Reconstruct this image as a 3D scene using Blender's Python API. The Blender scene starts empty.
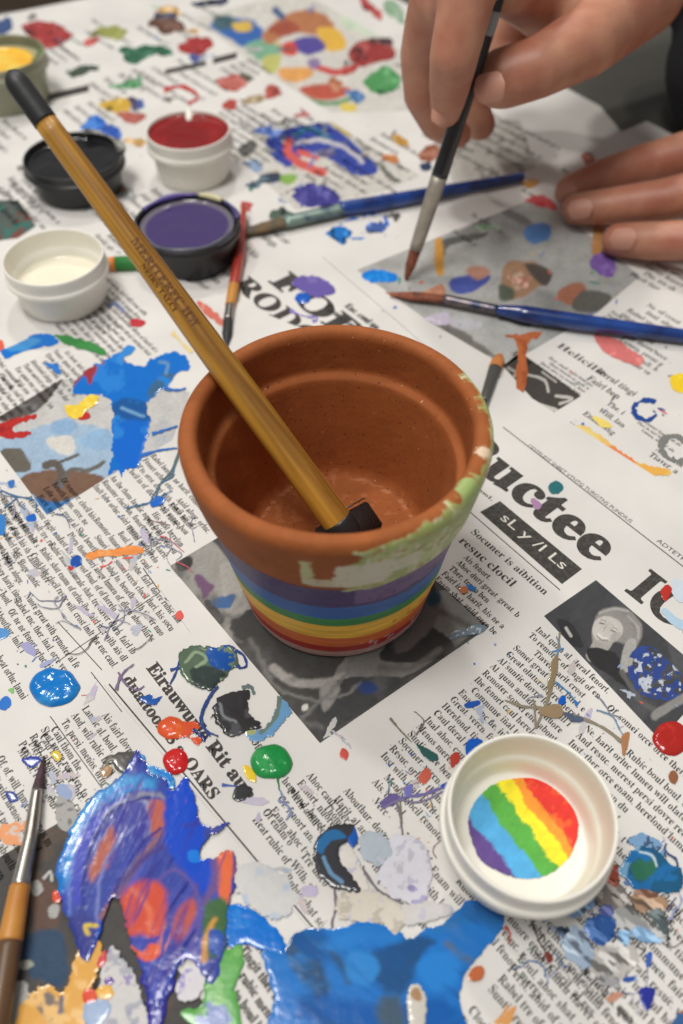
import bpy, math, random
import numpy as np
from mathutils import Vector, Matrix

# ------------------------------------------------------------------ camera
S = 0.75                      # overall scale: all numbers below are authored in units of 0.75 m
F_PX, PITCH, CAM_H = 830.0, math.radians(50.6), 0.305
sc = bpy.context.scene
cd = bpy.data.cameras.new('camera'); cam = bpy.data.objects.new('camera', cd)
sc.collection.objects.link(cam); sc.camera = cam
cam.location = (0, 0, CAM_H * S); cam.rotation_euler = (math.pi/2 - PITCH, 0, 0)
cd.sensor_fit = 'VERTICAL'; cd.sensor_height = 36.0; cd.lens = F_PX / 1024 * 36
cd.clip_start = 0.01; cd.clip_end = 50
cd.dof.use_dof = True; cd.dof.focus_distance = 0.345 * S; cd.dof.aperture_fstop = 8.0

# ------------------------------------------------------------------ world + lamps (indoor room light, plus one added fill)
w = bpy.data.worlds.new("World"); sc.world = w; w.use_nodes = True
w.node_tree.nodes['Background'].inputs[0].default_value = (1.0, 0.985, 0.96, 1)
w.node_tree.nodes['Background'].inputs[1].default_value = 0.23
def area(name, loc, target, size, power, col, sy=None):
    l = bpy.data.lights.new(name, 'AREA'); l.shape = 'RECTANGLE'; l.size = size; l.size_y = sy or size
    l.energy = power; l.color = col
    o = bpy.data.objects.new(name, l); sc.collection.objects.link(o); o.location = loc
    o.rotation_euler = (Vector(target) - Vector(loc)).to_track_quat('-Z', 'Y').to_euler()
    return o
area('ceiling_or_fill_lamp', (-0.25, 0.02, 1.35), (0, .25, 0), 0.34, 10.4, (1.0, .98, .95))
area('ceiling_or_fill_lamp', (-0.62, 0.62, 1.40), (0, .25, 0), 0.09, 4.4, (1.0, .965, .91))
area('ceiling_or_fill_lamp', (-0.10, 1.25, 1.40), (0, .25, 0), 0.12, 7.0, (1.0, .965, .91))
area('ceiling_or_fill_lamp', (-0.55, -0.35, 1.45), (0, .25, 0), 0.50, 2.6, (1.0, .98, .95))  # unseen fill lamp, added at front left to shape shading on hand and forearm
sc.view_settings.view_transform = 'Standard'; sc.view_settings.look = 'None'
sc.view_settings.exposure = 0.0; sc.view_settings.gamma = 1.0

# ------------------------------------------------------------------ pixel -> point helpers (authoring units)
FW = np.array([0, math.cos(PITCH), -math.sin(PITCH)]); UP = np.array([0, math.sin(PITCH), math.cos(PITCH)])
RT = np.array([1.0, 0, 0]); CAM = np.array([0, 0, CAM_H])
def at(x, y, z=0.0):
    """point(s) at height z seen at pixel x, y"""
    x = np.asarray(x, float); y = np.asarray(y, float)
    d = FW * F_PX + RT * (x[..., None] - 341.5) - UP * (y[..., None] - 512)
    t = (z - CAM_H) / d[..., 2]
    return CAM + d * t[..., None]
PU = np.array([.637, -.771, 0]); PV = np.array([-.771, -.637, 0])   # along a printed line / down the page

# ------------------------------------------------------------------ colours
def lin(c, k=1.0):
    c = np.asarray(c, float) / 255.0
    r = np.where(c <= .04045, c / 12.92, ((c + .055) / 1.055) ** 2.4) * k
    return np.clip(r, 0.003, .9)
def alb(r, g, b): return lin((r, g, b), 1.12)
def palb(r, g, b): return lin((r, g, b), .92)

# ------------------------------------------------------------------ noise
def _h(ix, iy, seed):
    n = (ix.astype(np.int64) * 374761393 + iy.astype(np.int64) * 668265263 + seed * 974634777) & 0xffffffff
    n = ((n ^ (n >> 13)) * 1274126177) & 0xffffffff
    return ((n ^ (n >> 16)) & 0xffff) / 65535.0
def vnoise(x, y, seed=0):
    ix = np.floor(x); iy = np.floor(y); fx = x - ix; fy = y - iy
    fx = fx*fx*(3-2*fx); fy = fy*fy*(3-2*fy)
    a = _h(ix, iy, seed); b = _h(ix+1, iy, seed); c = _h(ix, iy+1, seed); d = _h(ix+1, iy+1, seed)
    return (a*(1-fx)+b*fx)*(1-fy) + (c*(1-fx)+d*fx)*fy
def fbm(x, y, seed=0, o=3):
    r = 0; a = .5; t = 0
    for i in range(o):
        r = r + a*vnoise(x, y, seed+i*17); t += a; a *= .5; x = x*2.03; y = y*2.03
    return r / t            # 0..1

# ------------------------------------------------------------------ mesh + object helpers
def link(o): sc.collection.objects.link(o); return o
def mesh(name, V, Fc, mat, parent=None, cols=None, rough=None, smooth=True, extra_mats=(), fm=None):
    me = bpy.data.meshes.new(name)
    V = np.asarray(V, float) * S
    Fc = [tuple(int(i) for i in f) for f in Fc] if not isinstance(Fc, np.ndarray) else Fc
    if isinstance(Fc, np.ndarray):
        n, k = Fc.shape
        me.vertices.add(len(V)); me.vertices.foreach_set('co', V.astype(np.float32).ravel())
        me.loops.add(n*k); me.loops.foreach_set('vertex_index', Fc.astype(np.int32).ravel())
        me.polygons.add(n); me.polygons.foreach_set('loop_start', np.arange(0, n*k, k, dtype=np.int32))
        me.polygons.foreach_set('loop_total', np.full(n, k, dtype=np.int32))
        me.update(calc_edges=True)
    else:
        me.from_pydata([tuple(v) for v in V], [], Fc)
    if smooth: me.polygons.foreach_set('use_smooth', np.ones(len(me.polygons), dtype=bool))
    if cols is not None:
        a = me.color_attributes.new('Col', 'FLOAT_COLOR', 'POINT')
        c4 = np.ones((len(V), 4), np.float32); c4[:, :3] = cols; a.data.foreach_set('color', c4.ravel())
    if rough is not None:
        a = me.attributes.new('rough', 'FLOAT', 'POINT'); a.data.foreach_set('value', np.asarray(rough, np.float32))
    me.materials.append(mat)
    for m in extra_mats: me.materials.append(m)
    if fm is not None: me.polygons.foreach_set('material_index', np.asarray(fm, np.int32))
    me.update()
    o = link(bpy.data.objects.new(name, me))
    if parent is not None: o.parent = parent
    return o
def thing(name, label, cat, group=None):
    o = link(bpy.data.objects.new(name, None)); o.empty_display_size = .01
    o['label'] = label; o['category'] = cat
    if group: o['group'] = group
    return o
def settle(root, p):
    """put the empty at the thing's base without moving its parts"""
    p = Vector([float(v)*S for v in p]); root.location = p
    for c in root.children: c.matrix_parent_inverse = Matrix.Translation(-p)

def lathe(prof, seg, c=(0, 0), a0=0.0):
    """prof: list of (r, z); returns V, F(quads array), theta, index of profile"""
    prof = np.array(prof, float); n = len(prof); th = a0 + np.arange(seg) * 2*np.pi/seg
    V = np.zeros((n, seg, 3)); V[..., 0] = c[0] + prof[:, :1]*np.cos(th); V[..., 1] = c[1] + prof[:, :1]*np.sin(th); V[..., 2] = prof[:, 1:]
    i = np.arange(n-1)[:, None]; j = np.arange(seg)[None]; j2 = (j+1) % seg
    F = np.stack([i*seg+j, i*seg+j2, (i+1)*seg+j2, (i+1)*seg+j], -1).reshape(-1, 4)
    return V.reshape(-1, 3), F, np.tile(th, n), np.repeat(np.arange(n), seg)
def refine(prof, step, rnd=0):
    """subdivide a profile polyline, corner rounding by chaikin passes"""
    p = np.array(prof, float)
    for _ in range(rnd):
        q = [p[0]]
        for a, b in zip(p[:-1], p[1:]): q += [a*.75+b*.25, a*.25+b*.75]
        q.append(p[-1]); p = np.array(q)
    out = [p[0]]
    for a, b in zip(p[:-1], p[1:]):
        k = max(1, int(math.ceil(np.linalg.norm(b-a)/step)))
        for t in range(1, k+1): out.append(a + (b-a)*t/k)
    return np.array(out)
def tube(path, radii, seg=20, cap=True, flat=1.0, flat_dir=None):
    """swept tube with per-point radius; flat<1 squashes it across flat_dir"""
    P = np.array(path, float); R = np.array(radii, float); n = len(P)
    T = np.gradient(P, axis=0); T /= np.linalg.norm(T, axis=1)[:, None]
    ref = np.array([0, 0, 1.0]) if flat_dir is None else np.array(flat_dir, float)
    V = []
    for i in range(n):
        a = np.cross(T[i], ref); a /= np.linalg.norm(a)+1e-9; b = np.cross(a, T[i])
        fl = flat[i] if np.ndim(flat) else flat
        for k in range(seg):
            t = 2*np.pi*k/seg
            V.append(P[i] + R[i]*(math.cos(t)*a + math.sin(t)*b*fl))
    F = [(i*seg+k, i*seg+(k+1) % seg, (i+1)*seg+(k+1) % seg, (i+1)*seg+k) for i in range(n-1) for k in range(seg)]
    if cap:
        F.append(tuple(range(seg))[::-1]); F.append(tuple((n-1)*seg+k for k in range(seg)))
    return np.array(V), F

# ------------------------------------------------------------------ materials
def newmat(name):
    m = bpy.data.materials.new(name); m.use_nodes = True
    return m, m.node_tree, m.node_tree.nodes['Principled BSDF']
def noise_bump(nt, bs, scale, strength, dist=.0003, detail=4, stretch=None, tex='OBJ'):
    tc = nt.nodes.new('ShaderNodeTexCoord'); mp = nt.nodes.new('ShaderNodeMapping'); n = nt.nodes.new('ShaderNodeTexNoise')
    n.inputs['Scale'].default_value = scale; n.inputs['Detail'].default_value = detail
    if stretch: mp.inputs['Scale'].default_value = stretch
    b = nt.nodes.new('ShaderNodeBump'); b.inputs['Strength'].default_value = strength; b.inputs['Distance'].default_value = dist
    nt.links.new(tc.outputs['Object'], mp.inputs[0]); nt.links.new(mp.outputs[0], n.inputs['Vector'])
    nt.links.new(n.outputs[0], b.inputs['Height']); nt.links.new(b.outputs[0], bs.inputs['Normal'])
    return n, mp
def ramp_col(nt, bs, fac, stops):
    r = nt.nodes.new('ShaderNodeValToRGB'); el = r.color_ramp.elements
    while len(el) < len(stops): el.new(.5)
    for e, (p, c) in zip(el, stops): e.position = p; e.color = (*c, 1)
    nt.links.new(fac, r.inputs[0]); nt.links.new(r.outputs[0], bs.inputs['Base Color']); return r
def simple(name, col, rough=.5, metal=0, bump=None, var=None, coat=0, sss=0, spec=.5):
    m, nt, bs = newmat(name)
    bs.inputs['Base Color'].default_value = (*col, 1); bs.inputs['Roughness'].default_value = rough
    bs.inputs['Metallic'].default_value = metal; bs.inputs['Coat Weight'].default_value = coat
    bs.inputs['Specular IOR Level'].default_value = spec
    if sss:
        bs.inputs['Subsurface Weight'].default_value = sss; bs.inputs['Subsurface Scale'].default_value = .004
        bs.inputs['Subsurface Radius'].default_value = (1, .35, .2)
    if bump:
        noise_bump(nt, bs, *bump)
    if var:
        scale, c2, lo, hi = var[:4]
        tc = nt.nodes.new('ShaderNodeTexCoord'); mp = nt.nodes.new('ShaderNodeMapping'); n = nt.nodes.new('ShaderNodeTexNoise')
        if len(var) > 4: mp.inputs['Scale'].default_value = var[4]
        if len(var) > 5: mp.inputs['Rotation'].default_value = var[5]
        n.inputs['Scale'].default_value = scale; n.inputs['Detail'].default_value = 6
        nt.links.new(tc.outputs['Object'], mp.inputs[0]); nt.links.new(mp.outputs[0], n.inputs['Vector'])
        ramp_col(nt, bs, n.outputs[0], [(lo, col), (hi, c2)])
    return m
def attr_mat(name, rough=None, coat=0, bump=(900, .25, .0002), spec=.5):
    m, nt, bs = newmat(name)
    a = nt.nodes.new('ShaderNodeAttribute'); a.attribute_name = 'Col'
    nt.links.new(a.outputs['Color'], bs.inputs['Base Color'])
    if rough is None:
        r = nt.nodes.new('ShaderNodeAttribute'); r.attribute_name = 'rough'; nt.links.new(r.outputs['Fac'], bs.inputs['Roughness'])
    else: bs.inputs['Roughness'].default_value = rough
    bs.inputs['Coat Weight'].default_value = coat; bs.inputs['Coat Roughness'].default_value = .12
    bs.inputs['Specular IOR Level'].default_value = spec
    noise_bump(nt, bs, *bump)
    return m
M = {}
M['paper'] = simple('newsprint', tuple(alb(210, 207, 202)), .85, bump=(1400, .35, .00015), var=(28, tuple(alb(197, 194, 190)), .35, .75), spec=.25)
_nt = M['paper'].node_tree; _b1 = [n for n in _nt.nodes if n.type == 'BUMP'][0]; _n = _nt.nodes.new('ShaderNodeTexNoise'); _n.inputs['Scale'].default_value = 11; _n.inputs['Detail'].default_value = 2
_tc = _nt.nodes.new('ShaderNodeTexCoord'); _nt.links.new(_tc.outputs['Object'], _n.inputs['Vector']); _b = _nt.nodes.new('ShaderNodeBump'); _b.inputs['Distance'].default_value = .006; _b.inputs['Strength'].default_value = .55
_nt.links.new(_n.outputs[0], _b.inputs['Height']); _nt.links.new(_b.outputs[0], _b1.inputs['Normal'])
M['ink'] = simple('printing_ink', tuple(alb(56, 53, 50)), .8, var=(900, tuple(alb(78, 74, 70)), .4, .7), spec=.3)
M['ink_soft'] = simple('faded_printing_ink', tuple(alb(42, 40, 38)), .8, var=(500, tuple(alb(92, 87, 82)), .42, .68), spec=.3)
M['ink_white'] = simple('unprinted_white', tuple(alb(205, 200, 190)), .8)
M['print'] = attr_mat('printed_picture', .7, 0, (1400, .3, .0001), .3)
M['wet'] = attr_mat('wet_paint', .16, .2, (150, .03, .0003), .35)
M['dry'] = attr_mat('dry_paint', .6, .0, (300, .08, .0002), .35)
M['pot'] = attr_mat('terracotta_and_paint', None, 0, (650, .35, .0003), .35)
M['white_plastic'] = simple('white_plastic', tuple(alb(226, 223, 213)), .38, bump=(300, .05, .0002), sss=.0, var=(60, tuple(alb(220, 216, 205)), .4, .7))
M['black_plastic'] = simple('black_plastic', (.018, .018, .02), .35)
M['black_rubber'] = simple('black_dipped_paint', (.02, .02, .021), .5, bump=(500, .2, .0002))
M['foam'] = simple('black_foam', (.02, .014, .013), .35, bump=(1500, .7, .0004), var=(80, (.05, .02, .016), .45, .8))
M['steel'] = simple('brushed_metal', (.5, .48, .44), .33, 1.0, bump=(400, .2, .0002), var=(150, (.3, .28, .26), .4, .7))
M['wood'] = simple('varnished_wood', tuple(alb(196, 128, 40)), .38, coat=.35, bump=(300, .15, .0002), var=(45, tuple(alb(140, 84, 24)), .35, .72, (6, 6, .6)))
M['grain'] = attr_mat('varnished_wood_grain', .48, .08, (300, .1, .0002))
M['table'] = simple('grey_tabletop', tuple(alb(78, 76, 68)), .5, var=(8, tuple(alb(68, 65, 57)), .4, .6))
M['floor'] = simple('brown_floor', tuple(alb(88, 68, 44)), .6, var=(5, tuple(alb(70, 52, 34)), .4, .6))
M['blue_lacquer'] = simple('blue_lacquer', tuple(alb(20, 62, 135)), .25, coat=.6, var=(90, tuple(alb(10, 34, 88)), .4, .65))
M['black_lacquer'] = simple('black_lacquer', (.012, .012, .014), .3, coat=.4)
M['red_lacquer'] = simple('red_lacquer', tuple(alb(160, 52, 40)), .3, coat=.4)
M['ochre'] = simple('bare_ochre_wood', tuple(alb(190, 132, 58)), .45, coat=.2, var=(60, tuple(alb(168, 108, 40)), .4, .7))
M['dark_wood'] = simple('dark_stained_wood', tuple(alb(92, 66, 42)), .4, coat=.2, var=(60, tuple(alb(70, 48, 30)), .4, .7))
M['rust_hair'] = simple('rust_stained_bristle', tuple(alb(140, 78, 52)), .7, bump=(1500, .8, .0004), var=(300, tuple(alb(80, 42, 30)), .4, .7))
M['dark_hair'] = simple('dark_bristle', tuple(alb(70, 48, 62)), .6, bump=(1500, .8, .0004), var=(300, tuple(alb(60, 36, 28)), .4, .7))
M['black_hair'] = simple('black_bristle', (.02, .02, .022), .5, bump=(1500, .8, .0004))
M['cloth'] = simple('black_knit_cloth', (.012, .013, .018), .9, bump=(500, .6, .001))
M['green'] = simple('green_wax', tuple(alb(50, 120, 60)), .5)
M['orange'] = simple('orange_wax', tuple(alb(215, 125, 50)), .5)
m, nt, bs = newmat('skin'); M['skin'] = m
bs.inputs['Roughness'].default_value = .48; bs.inputs['Subsurface Weight'].default_value = .25
bs.inputs['Subsurface Radius'].default_value = (1, .3, .15); bs.inputs['Subsurface Scale'].default_value = .004
n, mp = noise_bump(nt, bs, 420, .25, .0006, 5)
tc = nt.nodes.new('ShaderNodeTexCoord'); n2 = nt.nodes.new('ShaderNodeTexNoise'); n2.inputs['Scale'].default_value = 60; n2.inputs['Detail'].default_value = 6
nt.links.new(tc.outputs['Object'], n2.inputs['Vector'])
ramp_col(nt, bs, n2.outputs[0], [(.34, tuple(alb(184, 134, 108))), (.70, tuple(alb(162, 100, 78)))])
M['nail'] = simple('finger_nail', tuple(alb(188, 136, 116)), .5)
# ------------------------------------------------------------------ paint / printed picture maker
def smooth_poly(pts, k=5):
    p = np.array(pts, float); n = len(p); out = []
    for i in range(n):
        a, b, c, d = p[i-1], p[i], p[(i+1) % n], p[(i+2) % n]
        for t in np.arange(k)/k:
            out.append(.5*((2*b) + (-a+c)*t + (2*a-5*b+4*c-d)*t*t + (-a+3*b-3*c+d)*t**3))
    return np.array(out)
def sdf(X, Y, poly):
    """signed distance, positive inside"""
    d = np.full(X.shape, 1e9); ins = np.zeros(X.shape, bool); n = len(poly)
    for i in range(n):
        ax, ay = poly[i]; bx, by = poly[(i+1) % n]
        ex, ey = bx-ax, by-ay; L = ex*ex+ey*ey
        if L < 1e-12: continue
        t = np.clip(((X-ax)*ex+(Y-ay)*ey)/L, 0, 1)
        np.minimum(d, (X-ax-t*ex)**2+(Y-ay-t*ey)**2, out=d)
        if ay != by:
            c = ((ay > Y) != (by > Y)) & (X < (bx-ax)*(Y-ay)/(by-ay)+ax); ins ^= c
    d = np.sqrt(d); return np.where(ins, d, -d)
def linedist(X, Y, pts):
    d = np.full(X.shape, 1e9)
    for (ax, ay), (bx, by) in zip(pts[:-1], pts[1:]):
        ex, ey = bx-ax, by-ay; L = ex*ex+ey*ey+1e-9
        t = np.clip(((X-ax)*ex+(Y-ay)*ey)/L, 0, 1)
        np.minimum(d, (X-ax-t*ex)**2+(Y-ay-t*ey)**2, out=d)
    return np.sqrt(d)
def smooth_line(pts, k=5):
    p = [pts[0]]+list(pts)+[pts[-1]]; p = np.array(p, float); out = []
    for i in range(1, len(p)-2):
        a, b, c, d = p[i-1], p[i], p[i+1], p[i+2]
        for t in np.arange(k)/k:
            out.append(.5*((2*b) + (-a+c)*t + (2*a-5*b+4*c-d)*t*t + (-a+3*b-3*c+d)*t**3))
    out.append(p[-1]); return np.array(out)
def pp(s):
    """'x,y x,y' -> list of pairs"""
    return [tuple(float(v) for v in q.split(',')) for q in s.split()]
SEED = [11]
def shade_layers(X, Y, col, layers, seed):
    for L in layers:
        kind = L[0]
        if kind == 'p':        # polygon: pts, colour, softness px, warp px
            _, s, c, soft, warp = (L + (1.2, 1.5))[:5]
            wx = (fbm(X*.12, Y*.12, seed+3)-.5)*2*warp; wy = (fbm(X*.12, Y*.12, seed+9)-.5)*2*warp
            d = sdf(X+wx, Y+wy, smooth_poly(pp(s), 4)); m = np.clip(d/soft+.5, 0, 1)
        elif kind == 's':      # stroke: pts, width, colour, softness, warp
            _, s, wd, c, soft, warp = (L + (1.2, 1.5))[:6]
            wx = (fbm(X*.12, Y*.12, seed+5)-.5)*2*warp; wy = (fbm(X*.12, Y*.12, seed+7)-.5)*2*warp
            d = linedist(X+wx, Y+wy, smooth_line(pp(s), 4)); m = np.clip((wd/2-d)/soft+.5, 0, 1)
        elif kind == 'q':      # polygon broken up by noise: pts, colour, softness, warp, scale, threshold
            _, s, c, soft, warp, scl, th = L
            d = sdf(X, Y, smooth_poly(pp(s), 4)); m = np.clip(d/soft+.5, 0, 1)*np.clip((fbm(X*scl, Y*scl, seed, 3)-th)/.08, 0, 1)
        elif kind == 'n':      # noise blotches: colour, scale, threshold, softness, (angle, stretch)
            _, c, scl, th, soft, ang, st = (L + (0, 1))[:7]
            a = math.radians(ang); u = X*math.cos(a)+Y*math.sin(a); v = -X*math.sin(a)+Y*math.cos(a)
            m = np.clip((fbm(u*scl/st, v*scl, seed+hash(L[2:4]) % 50, 4)-th)/soft, 0, 1)
        m = (m*m*(3-2*m))[..., None]
        col = col*(1-m)+palb(*c)*m; seed += 1
    return col
def patch(name, sheet, z, pts, c, h=0.0, layers=(), mat=None, edge=.8, step=None, smooth=True, dome=3.0, streak=None, esc=.16, label=None, soften=1.0, ragged=None):
    """a picture or a film of paint with an outline given on the table (pixels), laid at height z"""
    SEED[0] += 1; seed = SEED[0]*31
    if isinstance(pts, str): pts = pp(pts)
    poly = smooth_poly(pts, 5) if smooth else np.array(pts, float)
    x0, y0 = poly.min(0)-2; x1, y1 = poly.max(0)+2
    if step is None: step = float(np.clip(math.sqrt((x1-x0)*(y1-y0))/90, .6, 1.6))
    xs = np.arange(x0, x1+step, step); ys = np.arange(y0, y1+step, step); X, Y = np.meshgrid(xs, ys)
    Xw, Yw = X, Y
    if edge:
        Xw = X+(fbm(X*esc, Y*esc, seed, 3)-.5)*2.6*edge; Yw = Y+(fbm(X*esc, Y*esc, seed+40, 3)-.5)*2.6*edge
    D = sdf(Xw, Yw, poly)
    big = math.sqrt((x1-x0)*(y1-y0))
    if ragged is None: ragged = 0 if (not smooth or not edge or big < 16 or dome >= 5) else min(1.6, big*.03)
    if ragged:
        ra = math.radians(streak if streak is not None else (seed*37) % 180); u_ = X*math.cos(ra)+Y*math.sin(ra); v_ = -X*math.sin(ra)+Y*math.cos(ra)
        D = D-ragged*2*np.clip(fbm(u_*.05, v_*.26, seed+60, 2)-.42, 0, 1)*3*np.exp(-np.maximum(D, 0)/(ragged*2.2))
        D = D-ragged*1.2*np.clip(fbm(X*.28, Y*.28, seed+66, 2)-.62, 0, 1)*6*np.exp(-np.maximum(D, 0)/(ragged*1.5))
    gy, gx = np.gradient(D, step); g = np.sqrt(gx*gx+gy*gy)+1e-6
    out = (D < 0) & (D > -1.6*step)
    X = np.where(out, X - D*gx/g/g*.98, X); Y = np.where(out, Y - D*gy/g/g*.98, Y)   # snap the border onto the outline
    Dn = np.maximum(D, 0)
    if h and dome < 5: h = h*(.13 if step > .85 else .30)
    H = h*(1-np.exp(-Dn/(dome*.6))) if h else np.zeros_like(D)
    if h:
        H = H*(.7+.6*fbm(X*.06, Y*.06, seed+2)) + h*.10*(fbm(X*.2, Y*.2, seed+6)-.5)*np.clip(Dn/3, 0, 1)
        if streak:
            a = math.radians(streak); u = X*math.cos(a)+Y*math.sin(a); v = -X*math.sin(a)+Y*math.cos(a)
            H = H + h*.16*(fbm(u*.03, v*.35, seed+8)-.5)*np.clip(Dn/2, 0, 1)
    col = np.ones(X.shape+(3,))*palb(*c)
    col = col*(1+.10*(fbm(X*.2, Y*.2, seed+12)-.5))[..., None]
    if streak is not None:
        a = math.radians(streak); u = X*math.cos(a)+Y*math.sin(a); v = -X*math.sin(a)+Y*math.cos(a)
        col = col*(1+.22*(fbm(u*.05, v*.5, seed+15)-.5))[..., None]
    if soften != 1: layers = [(l[0], l[1], l[2], l[3]*soften)+tuple(l[4:]) if l[0] == 'p' else ((l[0], l[1], l[2], l[3], l[4]*soften)+tuple(l[5:]) if l[0] == 's' else l) for l in layers]
    col = shade_layers(X, Y, col, layers, seed)
    if not h: col = col*(1+.30*(fbm(X*1.1, Y*1.1, seed+70, 2)-.5)+.22*(fbm(X*.12, Y*.12, seed+74, 3)-.5))[..., None]
    keep = D > -1.6*step
    fk = keep[:-1, :-1] & keep[:-1, 1:] & keep[1:, :-1] & keep[1:, 1:]
    fk &= (D[:-1, :-1] > 0) | (D[:-1, 1:] > 0) | (D[1:, :-1] > 0) | (D[1:, 1:] > 0)
    ny, nx = X.shape; I = np.arange(ny*nx).reshape(ny, nx)
    Fq = np.stack([I[1:, :-1][fk], I[1:, 1:][fk], I[:-1, 1:][fk], I[:-1, :-1][fk]], -1)
    if len(Fq) == 0: return None
    P = at(X, Y, z).reshape(-1, 3); P[:, 2] += H.ravel()
    used = np.unique(Fq); rm = np.zeros(ny*nx, int); rm[used] = np.arange(len(used))
    o = mesh(name, P[used], rm[Fq], mat or (M['wet'] if h else M['print']), sheet, cols=col.reshape(-1, 3)[used])
    if label: o['label'] = label
    return o
def ribbon(pts, w0, w1=None, n=None, seed=0):
    """outline polygon of a thin line with varying width"""
    w1 = w0 if w1 is None else w1
    p = smooth_line(pp(pts) if isinstance(pts, str) else pts, 4); t = np.gradient(p, axis=0); t /= np.linalg.norm(t, axis=1)[:, None]+1e-9
    nn = np.stack([-t[:, 1], t[:, 0]], 1); k = np.linspace(0, 1, len(p))[:, None]
    rr = random.Random(seed); wv = np.array([rr.uniform(.6, 1.35) for _ in p])[:, None]
    wd = (w0*(1-k)+w1*k)/2*wv
    return [tuple(q) for q in np.vstack([p+nn*wd, (p-nn*wd)[::-1]])]

# ------------------------------------------------------------------ type (glyph outlines of the built-in serif fallback)
_G = {}
def _math(ch, style):
    base = {'b': (0x1D400, 0x1D41A), 'B': (0x1D400, 0x1D41A), 'i': (0x1D468, 0x1D482)}.get(style)
    if base and 'A' <= ch <= 'Z': return chr(base[0]+ord(ch)-65)
    if base and 'a' <= ch <= 'z': return chr(base[1]+ord(ch)-97)
    return ch
def glyph(ch, style, res):
    k = (ch, style, res)
    if k in _G: return _G[k]
    def meas(s, want=False):
        c = bpy.data.curves.new('g', 'FONT'); c.body = s; c.resolution_u = res; c.offset = .022 if style == 'B' else 0; o = bpy.data.objects.new('g', c); link(o)
        dg = bpy.context.evaluated_depsgraph_get(); dg.update(); me = o.evaluated_get(dg).to_mesh()
        V = np.array([v.co[:2] for v in me.vertices]) if len(me.vertices) else np.zeros((0, 2)); Fc = [tuple(p.vertices) for p in me.polygons]
        o.to_mesh_clear(); bpy.data.objects.remove(o); bpy.data.curves.remove(c)
        return V, Fc
    g = _math(ch, style); V, Fc = meas(g)
    V2, _ = meas(g+'|'); V1, _ = meas('|')
    adv = V2[:, 0].max()-V1[:, 0].max()
    _G[k] = (V, Fc, adv); return _G[k]
WORDS = ("olaturalc anid vercn tingit ahoc rubic dlern socuner ne clocil resuc imlt the herelond abouthur somei great commune "
 "of and fenort ther shat ibe lannic dovre with caul enc nuore iust tiaver orce lumen harit beneth crost enam will ais to in "
 "duri fairl menos rabel thom aloge deral uncon persi orluc boul heat merest inal of an tre lobe suntic al remoter quan his").split()
RND = random.Random(5)
def words(nmax):
    s = ''
    while len(s) < nmax: s += RND.choice(WORDS) + RND.choice([' ', ' ', ' ', ' ', ', ', '. '])
    return s[0].upper()+s[1:]
def typeset(lines, S0, size, u=PU, v=PV, style='b', res=1, squeeze=1.0, shear=0.0, track=0.0, jit=0.0):
    """lines: [(offset_u, offset_v, text, max width)] -> V, F in world"""
    VV = []; FF = []; off = 0
    for ou, ov, txt, mw in lines:
        x = ou
        for ch in txt:
            if ch == ' ': x += size*.26*squeeze; continue
            V, Fc, adv = glyph(ch, style, res)
            if mw and x-ou+adv*size*squeeze > mw: break
            if len(V):
                dy = RND.uniform(-jit, jit)*size
                gx = x + (V[:, 0]+shear*V[:, 1])*size*squeeze; gy = V[:, 1]*size + dy
                VV.append(S0 + gx[:, None]*u + (ov-gy)[:, None]*v); FF += [tuple(i+off for i in f) for f in Fc]; off += len(V)
            x += (adv+track)*size*squeeze
    return (np.vstack(VV), FF) if VV else (None, None)
def block(sheet, z, Spx, Epx, Tpx, n, size=None, style='b', squeeze=.80, name='printed_text', mat=None, ragged=.25, indent=.1, dens=1.18):
    """a column of body text: first line from Spx to Epx, last line starts near Tpx"""
    s, e, t = at(*Spx, z), at(*Epx, z), at(*Tpx, z); n = int(round(n*dens))
    W = float((e-s)@PU); Ht = float((t-s)@PV)
    if size is None or size <= .0063:          # near the camera: the paper's own fine body type
        size = .00445; n = max(1, int(round(Ht/(size*1.03)))+1) if n > 1 else 1; lh = size*1.03
    else:
        lh = Ht/max(1, n-1); size = min(size*.80, lh)
    L = []
    for i in range(n):
        sh = RND.random(); ou = 0; w_ = W
        if sh < indent: ou = W*RND.uniform(.05, .3)
        if RND.random() < ragged: w_ = W*RND.uniform(.45, .95)
        if RND.random() < .04: continue
        L.append((ou, lh*i, words(int(W/size*3.2)+6), w_-ou))
    V, Fc = typeset(L, s, size, style=style, squeeze=squeeze, jit=.03)
    return mesh(name, V, Fc, mat or M['ink_soft'], sheet, smooth=False)
def head(sheet, z, Spx, Epx, height_px, txt, style='b', mat=None, name='headline', res=3, shear=0.0):
    """one line of large type whose baseline runs from Spx to Epx (its direction is the page's)"""
    s, e = at(*Spx, z), at(*Epx, z); W = float((e-s)@PU)
    size = height_px*float(np.linalg.norm(s-CAM))/F_PX*1.5
    tot = sum(glyph(c, style, res)[2] if c != ' ' else .26 for c in txt)*size
    V, Fc = typeset([(0, 0, txt, None)], s, size, style=style, res=res, squeeze=W/tot, shear=shear)
    return mesh(name, V, Fc, mat or M['ink'], sheet, smooth=False)
def rule(sheet, z, A, B, wpx=1.0, mat=None, name='printed_rule'):
    a, b = at(*A, z), at(*B, z); d = b-a; d /= np.linalg.norm(d); nrm = np.array([-d[1], d[0], 0])
    w_ = wpx*float(np.linalg.norm(a-CAM))/F_PX/2
    return mesh(name, [a-nrm*w_, b-nrm*w_, b+nrm*w_, a+nrm*w_], [(0, 1, 2, 3)], mat or M['ink'], sheet, smooth=False)
def quad_on(sheet, z, pts, mat, name='printed_panel'):
    P = [at(x, y, z) for x, y in pp(pts)]
    o = mesh(name, P, [tuple(range(len(P)))], mat, sheet, smooth=False)
    return o

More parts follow.
